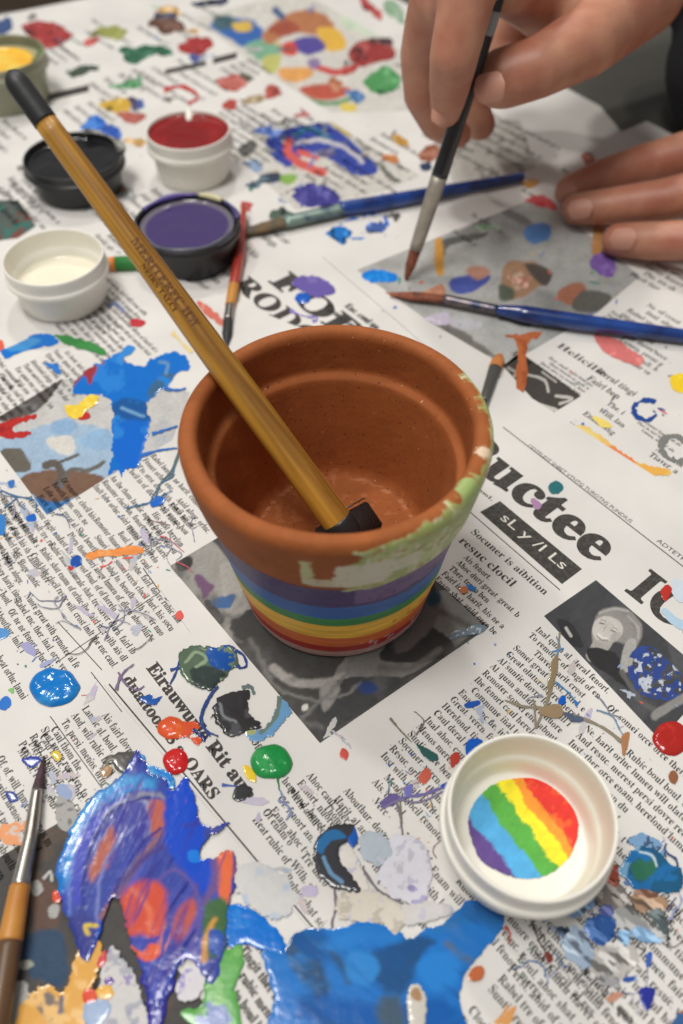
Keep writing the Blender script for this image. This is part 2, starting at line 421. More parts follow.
# ------------------------------------------------------------------ setting
def slab(name, P, z0, z1, mat, parent=None, bev=0):
    n = len(P); V = [(p[0], p[1], z1) for p in P]+[(p[0], p[1], z0) for p in P]
    F = [tuple(range(n)), tuple(range(2*n-1, n-1, -1))]+[(i, n+i, n+(i+1) % n, (i+1) % n) for i in range(n)]
    return mesh(name, V, F, mat, parent, smooth=False)
TZ = -.0004
def ccw(P):
    a = sum(P[i][0]*P[(i+1) % len(P)][1]-P[(i+1) % len(P)][0]*P[i][1] for i in range(len(P)))
    return P if a > 0 else P[::-1]
e0, e1 = at(0, 11, 0), at(683, -22, 0)
d = (e1-e0)/np.linalg.norm(e1-e0)
tb = slab('table', ccw([e0-d*.9, e1+d*.9, (1.4, -.5), (-1.4, -.5)]), -.04, TZ, M['table']); tb['kind'] = 'structure'
fl = slab('floor', ccw([(-4, -3), (4, -3), (4, 6), (-4, 6)]), -1.02, -1.0, M['floor']); fl['kind'] = 'structure'

SH = .0004
def sheet(poly, z, label):
    r = thing('newspaper_sheet', label, 'newspaper', 'newspaper sheets spread over the table')
    P = ccw([at(x, y, z) for x, y in pp(poly)])
    slab('paper', P, z-SH, z, M['paper'], r)
    return r
ZB, ZF, ZN, ZL, ZM = .0000, .0006, .0012, .0018, .0024
back = sheet('-420,150 0,15 118,-8 372,-14 480,42 600,106 760,300 500,470 -420,560', ZB, 'paint blotted newspaper at the far side of the table, under the open paint cups')
left = sheet('-500,345 105,248 330,340 420,600 560,1300 -500,1400', ZL, 'newspaper on the left with large blue and ochre smears, under the far white cup')
food = sheet('150,330 257,258 318,229 470,330 560,420 330,520 190,400', ZF, 'newspaper behind the pot printed with the big letters FOD')
right = sheet('322,256 647,121 900,255 1000,640 640,560 470,440 425,345', ZN, 'newspaper with a grey picture that the two hands rest on, right of the pot')
mast = sheet('500,378 683,494 1150,830 1250,1350 640,1322 104,684 190,632 160,589', ZM, 'newspaper in front with the large black letters IC and the smiling woman picture')
e = 8e-5   # one film
# ================================================================== print on the sheets
# masthead sheet
z = ZM+e
head(mast, z, (446, 444), (600, 561), 38, 'Ructee', 'B')
head(mast, z, (625, 590), (712, 659), 37, 'ICO', 'B')
quad_on(mast, z, '500,501 582,569 562,584 480,512', M['ink'], 'black_panel')
head(mast, z+e, (499, 518), (562, 571), 10.5, 'sL y /I Ls', 'n', M['ink_white'], 'panel_lettering')
rule(mast, z, (503, 427), (800, 657), 1.0); rule(mast, z, (470, 512), (560, 590), 1.0)
head(mast, z, (527, 446), (632, 522), 4.2, 'ODTEUDT SHBET VTHTG TUROTNS PUNDIUS', 'n', name='small_heading')
head(mast, z, (656, 541), (720, 592), 4.6, 'ADTETROM SEVITE', 'n', name='small_heading')
head(mast, z, (470, 532), (545, 595), 7.5, 'Socuner is aibition', 'b', name='small_heading')
head(mast, z, (458, 541), (512, 587), 9, 'resuc clocil', 'b', name='small_heading')
head(mast, z, (478, 490), (493, 500), 4, 'amL', 'b', name='small_heading')
block(mast, z, (463, 558), (527, 610), (437, 578), 5, style='b')
block(mast, z, (535, 630), (608, 694), (346, 764), 23, size=.0057, ragged=.3, squeeze=.78)
block(mast, z, (606, 708), (752, 836), (432, 880), 23, size=.0057, ragged=.3, squeeze=.78)
block(mast, z, (352, 784), (462, 897), (318, 808), 4, size=.0057, ragged=.2, squeeze=.78)
block(mast, z, (545, 930), (625, 1030), (350, 1120), 17, size=.0055, ragged=.1, squeeze=.78)
# printed pictures on it
patch('printed_photo', mast, z, '170,566 318,478 489,627 320,743', (72, 70, 68), 0, [
  ('p', '165,566 200,530 260,610 235,642', (150, 148, 142), 1, 1), ('p', '225,560 300,600 245,640 228,620', (165, 163, 157), 1, 2),
  ('p', '176,562 190,556 192,566 180,572', (55, 52, 50), 1, .5), ('p', '204,604 210,600 224,618 218,624', (50, 48, 46), 1, .5),
  ('n', (92, 90, 88), .05, .55, .3), ('p', '195,575 214,585 205,600 200,590', (110, 80, 110), 1, 3), ('p', '213,600 235,595 228,608 214,606', (60, 100, 150), 1, 2),
  ('p', '230,620 300,600 330,640 305,700 260,660', (70, 69, 67), 2, 4), ('p', '440,590 480,626 380,690 320,720 350,650', (132, 130, 126), 1, 2),
  ('p', '390,640 420,622 450,640 452,655 420,662 380,660', (58, 57, 57), 1, 2), ('s', '273,668 290,680 320,684 345,676', 9, (165, 162, 156), 2, 2),
  ('p', '340,680 380,676 405,680 372,704 335,730 322,738 318,700', (66, 67, 68), 1, 2), ('p', '395,600 425,590 440,610 420,640 395,650', (108, 100, 98), 2, 3),
  ('p', '320,690 332,680 340,690 325,712', (150, 148, 142), 1.5, 1), ('s', '300,720 322,700 350,668', 3, (120, 120, 118), 2, 3),
  ('n', (94, 93, 91), .035, .5, .35), ('s', '262,662 280,690 330,700 360,684', 3, (128, 126, 122), 2, 3), ('s', '250,640 262,664 268,690', 4, (120, 118, 114), 3, 3), ('p', '302,706 307,704 308,709 303,711', (215, 212, 205), 1, 0), ('p', '358,684 372,682 378,690 364,694', (42, 66, 120), 3, 1),
  ('p', '426,596 438,592 440,602 430,606', (48, 78, 96), 2, 1), ('s', '236,650 250,690 290,716 322,728', 5, (104, 102, 100), 3, 3), ('s', '380,668 410,668 440,650', 6, (112, 108, 104), 3, 2), ('s', '440,612 462,622 476,630', 7, (100, 98, 94), 3, 2)], edge=0, smooth=False, soften=2)
patch('printed_photo', mast, z, '596,580 714,681 660,740 544,616', (66, 67, 70), 0, [
  ('n', (84, 84, 86), .04, .5, .35), ('p', '594,622 600,611 614,607 630,611 640,622 642,636 634,648 626,644 610,640 598,640', (144, 141, 136), 2.5, 1), ('s', '612,609 626,614 634,626 635,640', 2.2, (136, 133, 128), 2, 1), ('s', '600,613 612,609 628,611', 1.8, (176, 173, 167), 2, .5), ('s', '628,616 638,628 638,638', 1.6, (178, 174, 168), 2, .5),
  ('p', '596,620 606,616 618,620 623,628 620,637 610,644 601,645 595,640 592,630', (196, 191, 185), 1.5, .3), ('p', '596,640 612,642 606,652 592,662 586,656 590,648', (168, 164, 158), 1.5, .4), ('s', '598,634 602,637.4 607,638.2', 1.6, (222, 218, 212), 1, 0), ('s', '597,636 602,640 608,640.5', 1, (130, 122, 118), 1.2, 0), ('p', '612,634 621,632 617,640 610,643', (170, 166, 160), 2, 0), ('p', '592,632 596,640 602,645 594,646', (160, 156, 150), 2, 0),
  ('s', '600,623 604,624', 1.3, (104, 100, 96), 1, 0), ('s', '611,630 615,632', 1.3, (104, 100, 96), 1, 0), ('s', '606,626 604,631', .9, (168, 163, 157), 1, 0), ('s', '601,620 606,621', .8, (140, 136, 130), 1, 0), ('s', '613,627 618,630', .8, (140, 136, 130), 1, 0),
  ('p', '588,648 608,650 620,660 632,690 610,676 590,662', (44, 43, 44), 1.2, 1),
  ('p', '556,620 572,624 584,646 570,644', (50, 50, 52), 1, 1), ('s', '566,628 571,636', 3, (190, 188, 182), 1, 0),
  ('p', '626,642 636,640 634,658 628,672 620,668', (168, 165, 160), 1.2, 1),
  ('q', '632,652 650,646 672,664 688,680 676,700 640,694 628,672', (46, 70, 140), 1.5, 2, .22, .40), ('q', '634,652 650,648 672,664 684,680 674,696 640,690 632,672', (190, 196, 208), 1.5, 2, .2, .58), 
  ('s', '622,672 640,700 660,712', 5, (96, 95, 94), 2, 1), ('s', '655,716 670,706 700,690', 9, (140, 138, 135), 2, 1), ('p', '668,640 690,660 714,681 700,690 676,668', (82, 82, 84), 2, 1)],
  edge=0, smooth=False, step=.55, soften=1.4)
# left sheet
z = ZL+e
block(left, z, (93, 520), (177, 628), (28, 558), 9, size=.0062, ragged=.15, squeeze=.78)
block(left, z, (24, 596), (78, 668), (-60, 634), 7, size=.0062, ragged=.2)
block(left, z, (20, 548), (48, 584), (-50, 572), 6, size=.0062)
block(left, z, (150, 456), (205, 524), (96, 486), 5, size=.0062)
block(left, z, (92, 702), (136, 764), (4, 742), 9, size=.0062, ragged=.2)
block(left, z, (40, 730), (100, 812), (-70, 775), 10, size=.0062, ragged=.2)
block(left, z, (-5, 360), (22, 386), (-60, 372), 6, size=.006); block(left, z, (60, 348), (100, 386), (-20, 392), 9, size=.006)
block(left, z, (110, 300), (165, 350), (70, 345), 6, size=.006); block(left, z, (-20, 470), (30, 530), (-80, 500), 5, size=.006)
block(left, z, (100, 275), (150, 315), (60, 292), 4, size=.006)
head(mast, ZM+e, (146, 668), (254, 797), 11.5, 'Eirauwurle Rit aun', 'B'); head(mast, ZM+e, (122, 680), (165, 730), 10.5, 'duaitoox', 'B'); head(mast, ZM+e, (165, 738), (216, 797), 10.5, 'S s  OARS', 'B')
block(mast, ZM+e, (250, 742), (322, 835), (210, 765), 1)
block(mast, ZM+e, (262, 812), (300, 862), (248, 825), 2, size=.006)
block(mast, ZM+e, (306, 776), (350, 830), (262, 806), 5, size=.006, ragged=.1)
block(mast, ZM+e, (300, 856), (345, 908), (276, 878), 3, size=.006, ragged=.1)
block(mast, ZM+e, (250, 940), (300, 1024), (215, 960), 4, size=.006, ragged=0)
block(left, z, (112, 960), (160, 1030), (80, 990), 4, size=.006, ragged=0)
rule(mast, ZM+e, (109, 684), (330, 948), 1.4); rule(left, z, (91, 672), (122, 712), .8); rule(left, z, (50, 716), (102, 788), .8); rule(left, z, (160, 592), (60, 660), .8)
rule(left, z, (58, 622), (102, 670), .8); rule(left, z, (143, 568), (160, 592), 1)
patch('printed_photo', left, z, '-40,440 62,379 190,392 172,440 116,472 47,515 0,452', (196, 194, 190), 0, [
  ('p', '-5,404 20,394 60,378 56,390 36,412 10,420 -5,420', (86, 80, 76), 1, .5), ('n', (180, 186, 192), .03, .55, .3),
  ('p', '0,440 30,430 60,424 108,430 118,460 105,478 60,505 45,512 0,470', (158, 182, 205), 2, 3), ('p', '50,424 66,418 78,424 70,434 54,434', (140, 172, 205), 1.5, 1),
  ('p', '84,436 108,428 112,445 95,450 80,444', (142, 176, 208), 1.5, 1.5), ('p', '0,452 20,449 32,468 15,472', (100, 94, 84), 1.2, 1.5),
  ('p', '20,479 50,470 96,474 102,484 72,498 48,506 36,498', (118, 88, 70), 1.5, 1.5), ('p', '34,498 60,502 106,484 114,470 112,490 60,508 44,514', (50, 110, 170), 2, 1.5),
  ('s', '46,466 56,464 62,476 58,484', 8, (92, 84, 78), 1.2, 1), ('s', '60,462 78,455', 3, (92, 84, 78), 1, 1), ('s', '60,486 70,470 90,470 104,462', 4, (100, 96, 90), 1.2, 1),
  ('p', '46,440 70,436 76,450 64,456', (212, 208, 200), 2, 2)], edge=0, smooth=False)
patch('printed_photo', left, z, '-40,880 60,822 210,1010 150,1200 -40,1200', (74, 72, 70), 0, [
  ('n', (92, 80, 72), .03, .5, .2), ('p', '30,880 60,890 56,925 36,930', (98, 76, 66), 5, 3), ('p', '20,940 60,930 66,985 30,975', (52, 74, 100), 6, 4), ('p', '28,885 38,880 43,890 35,896', (176, 176, 172), 1, .5),
  ('s', '44,878 50,872 52,880', 3, (190, 188, 184), 1, 0), ('p', '48,908 58,903 58,916 50,918', (170, 170, 166), 1, .5),
  ('p', '12,986 26,982 28,1000 16,1024 8,1024', (190, 188, 184), 1.5, 1), ('p', '20,962 30,960 33,966 22,970', (170, 172, 160), 1.5, 1)], edge=0, smooth=False)
# food sheet
z = ZF+e
head(food, z, (268, 281), (350, 345), 25, 'FOD', 'B'); head(food, z, (231, 284), (308, 346), 20, 'RODC', 'B')
block(food, z, (228, 300), (262, 330), (205, 318), 3)
# right sheet
z = ZN+e
patch('printed_photo', right, z, '357,270 540,196 640,276 598,312 505,366 430,322', (168, 168, 164), 0, [
  ('n', (186, 186, 182), .02, .5, .3, 20, 2), ('n', (142, 142, 138), .03, .58, .2, 20, 2.5),
  ('p', '460,232 490,216 485,226 470,240', (130, 128, 124), 3, 1), ('p', '440,240 484,232 482,238 450,246 445,256 440,250', (92, 92, 88), 1.5, 1),
  ('p', '435,240 442,240 444,272 436,272', (200, 146, 62), 1.2, .6), ('p', '452,278 486,274 488,282 470,293 452,292', (70, 84, 158), 1.5, 1),
  ('p', '508,262 532,262 548,272 540,286 520,298 504,300 502,278', (164, 128, 100), 2, 2), ('p', '524,264 542,266 552,274 546,286 536,280', (84, 76, 70), 1.5, 1),
  ('p', '512,276 522,272 524,284 516,290', (198, 168, 146), 1.5, 1), ('p', '500,284 514,290 512,300 500,300', (90, 98, 84), 2, 1), ('p', '466,270 480,266 490,272 478,280', (172, 126, 108), 2, 1),
  ('p', '558,292 576,282 586,290 576,306 562,302', (164, 108, 84), 1.5, 1), ('p', '584,290 612,296 596,312 572,308', (98, 96, 90), 1.5, 1),
  ('p', '528,226 548,224 550,238 534,244 524,236', (88, 130, 186), 1.5, 1), ('p', '496,202 530,220 528,226 500,212', (128, 126, 122), 2, 1),
  ('p', '420,318 460,330 500,360 480,352', (120, 118, 112), 2, 2), ('p', '450,318 480,322 476,330 456,328', (196, 194, 200), 2, 2), ('s', '500,318 530,324', 4, (90, 92, 90), 2, 2)], edge=0, smooth=False)
patch('printed_photo', right, z, '503,366 520,352 581,396 548,416', (66, 62, 58), 0, [
  ('s', '528,375 545,380 548,392', 2.5, (190, 186, 178), 1, 1), ('s', '543,372 556,382', 2, (180, 176, 168), 1, 1), ('s', '556,396 572,398 560,404', 3, (190, 186, 178), 1, 1), ('s', '508,368 516,372 512,378', 3, (160, 156, 150), 1, 1), ('s', '540,405 556,410', 4, (200, 196, 188), 1, 1)], edge=0, smooth=False)
head(right, z, (556, 346), (604, 377), 8, 'Helicilie', 'b', name='small_heading')
for a in (((548, 358), (592, 388), (536, 366), 3), ((600, 400), (634, 424), (592, 407), 2), ((582, 414), (614, 436), (570, 428), 2)): block(right, z, *a, size=.007)
block(right, z, (640, 302), (683, 326), (612, 320), 4, size=.0075); block(right, z, (650, 262), (700, 290), (630, 275), 3, size=.008)
block(right, z, (625, 336), (672, 362), (600, 345), 3, size=.007); block(right, z, (655, 450), (683, 470), (648, 455), 2, size=.007)
block(right, z, (470, 215), (500, 235), (440, 225), 2, size=.007)
# back sheet
z = ZB+e
for a in (((0, 120), (40, 142), (-60, 140), 5), ((110, 95), (150, 110), (60, 110), 4), ((175, 60), (250, 85), (120, 85), 5), ((240, 105), (330, 140), (200, 135), 7),
          ((390, 130), (440, 160), (350, 150), 4), ((480, 110), (560, 150), (430, 140), 6), ((60, 160), (120, 200), (0, 190), 5), ((150, 190), (200, 225), (100, 220), 5), ((90, 20), (150, 40), (40, 35), 3),
          ((270, 110), (310, 132), (230, 118), 3), ((340, 160), (400, 200), (310, 180), 4), ((200, 240), (260, 290), (150, 260), 4)):
    block(back, z, *a, size=.0085, ragged=.3)
for A, B, wd in (((40, 99), (89, 88), 7), ((213, 61), (237, 55), 6), ((165, 72), (206, 63), 5)):
    quad_on(back, z+e, '%f,%f %f,%f %f,%f %f,%f' % (A[0], A[1]-wd/2, B[0], B[1]-wd/2, B[0], B[1]+wd/2, A[0], A[1]+wd/2), M['ink'], 'black_panel')
patch('printed_photo', back, z, '-60,200 18,200 36,226 18,238 -40,246', (84, 92, 88), 0, [('n', (120, 70, 60), .1, .55, .1), ('n', (60, 110, 100), .12, .6, .1)], edge=0, smooth=False)
patch('printed_photo', back, z, '196,18 300,-10 420,60 440,110 330,112 250,62', (208, 204, 196), 0, [
  ('p', '210,24 236,17 262,28 258,42 240,46 222,34', (52, 100, 172), 3, 3), ('p', '214,18 232,15 236,26 220,30', (70, 100, 110), 2.5, 2), ('p', '232,24 248,21 252,29 238,32', (214, 180, 80), 2, 1),
  ('p', '246,44 270,40 282,50 266,60 250,54', (120, 170, 140), 3, 3), ('p', '262,34 288,14 314,11 334,24 322,36 292,32 272,44', (178, 116, 78), 3, 2), ('p', '268,28 290,20 300,30 280,36', (158, 78, 58), 2.5, 2),
  ('p', '318,28 338,30 346,46 330,52 320,42', (226, 178, 70), 2, 1), ('p', '292,42 314,36 326,48 306,55', (84, 72, 150), 1.6, 1), ('p', '281,45 293,41 296,54 283,54', (200, 72, 62), 1.6, 1),
  ('p', '262,58 282,54 276,70 268,72', (190, 190, 110), 3, 3), ('p', '278,70 300,66 314,72 300,82 284,80', (222, 160, 90), 2.5, 2), ('s', '314,66 334,72 352,70', 6, (196, 66, 62), 2, 1), ('p', '308,60 318,58 320,66 310,68', (140, 120, 160), 2, 1),
  ('p', '300,88 330,84 352,90 336,99 312,98', (184, 84, 66), 2.5, 1), ('s', '300,98 330,104 352,98', 5, (110, 150, 110), 3, 2), ('p', '340,104 356,104 354,112 344,112', (220, 196, 90), 2, 1),
  ('p', '340,14 372,4 400,20 392,36 350,30', (200, 214, 190), 5, 4), ('s', '275,10 282,16', 7, (50, 80, 130), 3, 1)], edge=.0, smooth=False)
patch('printed_photo', back, z, '232,152 262,132 330,121 420,176 380,192 296,210', (204, 200, 192), 0, [
  ('p', '266,140 290,127 325,123 350,140 378,168 360,176 330,160 318,150 300,158 288,168 272,156', (46, 66, 156), 1.6, 2), ('s', '296,136 310,128 330,140', 5, (40, 110, 140), 2, 1),
  ('s', '296,144 320,140 348,150 362,162', 4, (200, 196, 200), 2, 2), ('s', '288,142 290,155 306,166 322,172', 9, (208, 92, 84), 2, 2), ('s', '300,152 316,158', 6, (208, 92, 84), 1.6, 1),
  ('p', '330,122 340,120 352,136 344,134', (190, 170, 90), 2, 1), ('p', '238,144 250,138 256,148 244,158', (96, 96, 92), 2, 1.5), ('p', '256,178 276,172 284,180 262,184', (50, 60, 80), 2, 1), ('p', '280,176 296,174 294,182 284,184', (130, 170, 80), 2, 1),
  ('p', '240,164 256,160 262,170 246,172', (140, 160, 190), 2, 2), ('n', (140, 138, 134), .12, .68, .05)], edge=0, smooth=False)
patch('printed_photo', back, z, '425,120 520,120 540,180 455,186', (196, 192, 184), 0, [('p', '392,134 408,140 404,148 390,142', (214, 160, 80), 2, 1), ('n', (150, 146, 140), .1, .6, .1)], edge=0, smooth=False)

# more blurred print on the far sheets
for a in (((55, 45), (85, 56), (20, 60), 4), ((200, 8), (250, 20), (140, 30), 3), ((20, 180), (70, 205), (-30, 200), 4), ((130, 70), (165, 84), (90, 85), 3), ((245, 60), (275, 74), (225, 72), 3), ((300, 115), (340, 130), (270, 128), 3),
          ((405, 60), (440, 80), (380, 80), 3), ((250, 218), (300, 244), (220, 232), 3), ((120, 225), (160, 250), (90, 245), 4)):
    block(back, ZB+e, *a, size=.010, ragged=.2)
for a in (((336, 300), (380, 330), (325, 308), 2), ((520, 340), (545, 356), (505, 350), 2), ((596, 372), (640, 400), (588, 380), 2), ((640, 420), (683, 446), (632, 430), 3), ((560, 170), (590, 184), (520, 190), 2), ((610, 312), (650, 334), (600, 322), 3)):
    block(right, ZN+e, *a, size=.0085)
for a in (((640, 884), (760, 1010), (560, 940)), ((440, 1000), (520, 1090), (380, 1050))): block(mast, ZM+e, *a, 9)
for a in (((60, 480), (95, 522), (-20, 520)), ((176, 500), (205, 536), (120, 532)), ((0, 500), (40, 548), (-60, 530))): block(left, ZL+e, *a, 5)
# ================================================================== paint on the sheets
MASTP = np.array(pp('500,378 683,494 1150,830 1250,1350 640,1322 104,684 190,632 160,589'))
def paint(sh, pts, c, h=.0006, layers=(), **k):
    base = {id(back): ZB, id(left): ZL, id(food): ZF, id(right): ZN, id(mast): ZM}[id(sh)]
    if sh is left:      # films that reach over the edge of the front sheet lie on top of it
        q_ = np.array(pp(pts) if isinstance(pts, str) else pts)
        if (sdf(q_[:, 0], q_[:, 1], MASTP) > -6).any(): base = ZM; sh = mast
    return patch(k.pop('name', 'paint_blot'), sh, base+e*3+k.pop('up', 0)*e, pts, c, h, layers, **k)
def drips(sh, lst, c, w0=1.6, w1=.9, h=.0003, **k):
    for i, s in enumerate(lst):
        paint(sh, ribbon(s, w0, w1, seed=i+len(s)), c, h, mat=M['dry'], edge=.35, step=.45, smooth=False, esc=.3, dome=1, up=3+i, name='paint_drip', **k)
D_ = dict(mat=M['dry'], edge=1.2)
# --- far sheet (blurred)
B = [('20,26 40,20 62,25 74,36 60,44 46,48 32,40', (190, 52, 50)), ('44,34 58,32 66,42 50,47', (120, 36, 50)), ('-6,20 6,18 14,24 8,32 -6,32', (60, 90, 150)),
 ('90,32 108,26 128,31 118,39 98,37', (176, 180, 90)), ('83,40 96,37 98,42 86,45', (224, 90, 80)), ('147,24 160,16 178,20 186,30 168,33 152,28', (110, 66, 46)), ('156,12 176,12 176,19 158,19', (70, 72, 100)),
 ('118,50 135,46 160,44 174,50 172,56 150,57 132,63', (40, 110, 76)), ('65,71 84,65 103,68 88,75 72,77', (74, 90, 72)), ('110,86 138,77 142,84 130,89', (84, 160, 100)),
 ('97,104 112,98 128,100 132,108 118,113 104,110', (238, 192, 66)), ('126,97 138,98 138,108 132,112', (90, 84, 130)), ('115,114 138,112 146,119 132,124', (206, 110, 96)),
 ('82,128 92,115 104,120 106,128 92,132', (40, 116, 220)), ('102,124 118,126 122,138 108,140 100,132', (44, 96, 200)), ('176,44 196,36 216,43 206,53 188,54', (190, 50, 48)), ('192,54 200,52 196,64 190,62', (90, 100, 170)),
 ('218,78 238,74 248,84 232,91 220,88', (204, 98, 86)), ('238,74 252,76 250,82 242,82', (90, 80, 60)), ('223,104 236,99 233,108 226,110', (206, 80, 70)), ('262,90 274,85 283,94 266,98', (204, 90, 76)), ('240,98 262,94 264,102 244,103', (196, 170, 130)),
 ('190,4 212,-2 226,-3 222,5 200,9', (36, 44, 78)), ('348,52 368,38 392,44 394,58 374,64 356,66', (176, 52, 48)), ('366,42 382,36 396,42 388,48', (100, 60, 60)), ('340,68 356,62 358,68 342,74', (200, 70, 62)),
 ('356,-2 364,-4 384,17 378,19', (206, 66, 62)), ('366,78 384,66 398,72 398,88 378,95 364,88', (86, 170, 96)), ('347,92 356,88 368,96 358,103', (78, 130, 190)), ('330,78 342,82 340,94 332,92', (200, 120, 80)), ('385,0 402,6 404,24 388,16', (160, 196, 160)),
 ('240,200 254,204 246,214 242,218', (210, 84, 74)), ('292,196 300,186 322,184 338,194 336,206 320,208 300,205', (70, 66, 156)), ('270,214 280,208 296,212 290,219 274,221', (90, 110, 96)),
 ('322,236 340,226 352,230 350,238 336,248', (30, 130, 220)), ('246,186 262,176 272,178 258,188', (70, 96, 110)), ('420,150 438,146 444,156 428,162 418,158', (168, 98, 70)), ('390,136 404,138 410,144 396,146', (226, 168, 74)), ('382,152 398,156 392,164 384,160', (220, 140, 80)),
 ('418,164 430,162 432,170 420,172', (50, 66, 100)), ('372,160 384,166 400,184 388,180', (126, 128, 116)), ('100,186 118,182 128,192 108,198', (170, 120, 90)), ('520,182 532,177 540,182 530,188', (232, 160, 60)), ('582,156 592,153 596,160 588,166', (212, 100, 60))]
for s, c in B: paint(back if pp(s)[0][0] < 515 or pp(s)[0][1] < 120 else right, s, tuple(int(v*.9) for v in c), .0004, [('n', tuple(min(255, int(v*.8)+50) for v in c), .15, .52, .2), ('n', tuple(int(v*.5) for v in c), .12, .62, .15)], edge=2.6, esc=.11)
paint(back, ribbon('164,90 176,86 192,90 197,98 188,105', 6, 5), (196, 58, 54), .0005)
paint(back, ribbon('338,226 350,238 378,236 386,222', 4, 4), (30, 120, 216), .0005, mat=M['wet'])
paint(back, ribbon('335,235 344,222 380,214 388,226', 3, 3), (30, 110, 206), .0004)
# --- right sheet
for s, c in (('362,274 374,269 394,272 397,280 384,284 366,281', (16, 126, 216)), ('590,260 600,252 612,254 616,272 606,278 592,268', (124, 94, 168)), ('524,200 540,194 554,202 556,210 536,206', (216, 84, 88)),
  ('592,254 594,226 602,224 606,248', (190, 140, 90)), ('594,334 612,337 630,348 644,358 638,366 616,360 600,350', (216, 120, 116)), ('616,328 632,332 626,338', (196, 50, 60)),
  ('670,376 678,373 695,374 698,390 682,394 672,388', (246, 208, 46)), ('385,292 420,292 440,284 446,292 440,302 410,300', (186, 128, 98)), ('425,318 445,312 452,322 440,326', (206, 196, 214))):
    paint(right, s, c, .0005, [('n', tuple(min(255, v+22) for v in c), .15, .55, .15)])
paint(right, '506,334 540,332 538,338 529,344 528,372 524,392 514,390 518,352 514,342', (190, 108, 66), .0007, [('n', (170, 90, 52), .12, .5, .2)], streak=80)
paint(right, '566,422 590,428 618,448 640,462 668,468 672,474 656,478 634,472 604,452 576,432', (236, 196, 110), .0005, [
  ('p', '604,446 622,448 636,462 628,468 612,458', (236, 136, 70), 4, 2), ('p', '640,464 668,470 660,477 640,472', (238, 180, 84), 3, 1), ('p', '566,422 590,430 600,442 580,434', (236, 212, 130), 4, 1)])
paint(right, ribbon('656,402 644,400 634,406 636,416 648,420 656,414 654,408 666,410', 6, 4, seed=3), (36, 74, 150), .0005)
paint(right, '592,416 606,420 612,428 600,426', (240, 214, 110), .0003, mat=M['dry'])
paint(right, ribbon('684,440 670,436 662,446 668,458 684,462', 9, 6, seed=4), (130, 130, 126), .0004)
# --- left sheet
paint(left, '0,352 14,344 30,336 46,333 58,338 58,345 44,348 24,352 6,360', (20, 118, 208), .0007, [('p', '6,348 30,338 40,342 20,352', (70, 150, 215), 3, 2)])
paint(left, '54,334 72,336 92,342 106,349 104,356 88,352 66,344', (62, 140, 72), .0006, up=1)
paint(left, '-6,342 2,340 4,348 -4,352', (228, 104, 76), .0004); paint(left, '44,362 58,366 61,374 52,370', (50, 124, 206), .0004); paint(left, ribbon('56,364 58,374', 4, 3), (40, 116, 205), .0004)
paint(left, '130,320 138,319 146,322 140,327 132,326', (196, 60, 66), .0004); paint(left, ribbon('108,306 116,304 124,312', 3, 3), (120, 140, 196), .0003)
paint(left, '-6,424 14,418 34,414 36,418 26,422 14,426 14,432 28,430 33,434 24,438 6,438 -6,434', (186, 48, 44), .0007, [('n', (160, 36, 40), .1, .55, .1)])
# large blue splash left of the pot
paint(left, '72,392 76,378 86,368 104,360 118,350 124,352 120,360 140,366 150,358 170,352 186,356 190,370 178,376 164,390 150,400 148,412 152,422 148,436 144,452 140,468 128,472 120,486 118,470 108,474 112,452 110,430 112,408 104,396 86,396', (16, 112, 204), .0011, [
  ('p', '72,388 76,376 92,366 106,362 96,376 90,384 84,376', (158, 54, 62), 1.5, 1.5), ('p', '112,406 124,398 148,404 148,420 130,422 114,422', (26, 88, 156), 2, 2),
  ('p', '150,398 164,386 176,376 164,374 150,388', (60, 104, 140), 3, 2), ('s', '122,408 136,414 144,416', 3, (120, 170, 210), 2, 1), ('s', '160,362 168,364 166,374', 3, (110, 150, 190), 2, 1),
  ('p', '112,426 148,424 142,462 120,468', (14, 104, 206), 3, 2), ('s', '124,354 132,348', 5, (70, 160, 225), 2, 1), ('n', (40, 130, 215), .06, .6, .12)], edge=1.5)
drips(left, ['140,456 160,450 178,448', '152,434 165,430 178,426', '164,388 176,390 186,388'], (28, 104, 190), 3.2, 1.6)
paint(left, '64,406 76,404 86,396 96,394 98,402 88,410 82,418 70,418', (240, 206, 66), .0010, [('n', (248, 222, 96), .2, .5, .2)], up=2); paint(left, '78,418 88,412 90,418 82,420', (196, 50, 44), .0005, up=3)
paint(left, '116,360 126,346 136,348 132,354 124,358 122,366', (56, 140, 220), .0006, up=2)
drips(left, ['184,446 176,460 172,476 160,484 150,502', '0,490 10,494 16,498 4,508', '14,496 34,500 36,512', '126,508 150,502 172,490'], (66, 110, 150), 2, 1.2)
paint(left, '150,503 156,496 166,498 162,504 152,508', (32, 106, 204), .0006, up=5); paint(left, '26,517 34,514 36,520 28,522', (36, 104, 200), .0006); paint(left, '8,482 14,480 14,486 10,488', (60, 120, 190), .0005)
drips(left, ['155,500 160,484 172,470 182,444'], (84, 110, 110), 1.6, 3)
paint(left, '0,514 6,518 6,532 0,536 -8,530', (60, 130, 200), .0004); paint(left, '-6,628 6,628 10,634 2,640 -6,640', (90, 150, 210), .0004)
paint(left, '84,556 96,549 112,548 130,545 144,548 142,553 120,556 104,556 92,560', (232, 140, 64), .0005, [('n', (238, 160, 90), .15, .5, .2)], mat=M['dry'], streak=-6)
paint(left, ribbon('100,568 112,562 124,558 136,558', 2, 1.6), (222, 90, 80), .0003, mat=M['dry'])
paint(left, '70,562 76,555 82,558 81,565 74,568', (36, 84, 170), .0006); paint(left, '68,566 74,568 70,571', (200, 70, 60), .0003)
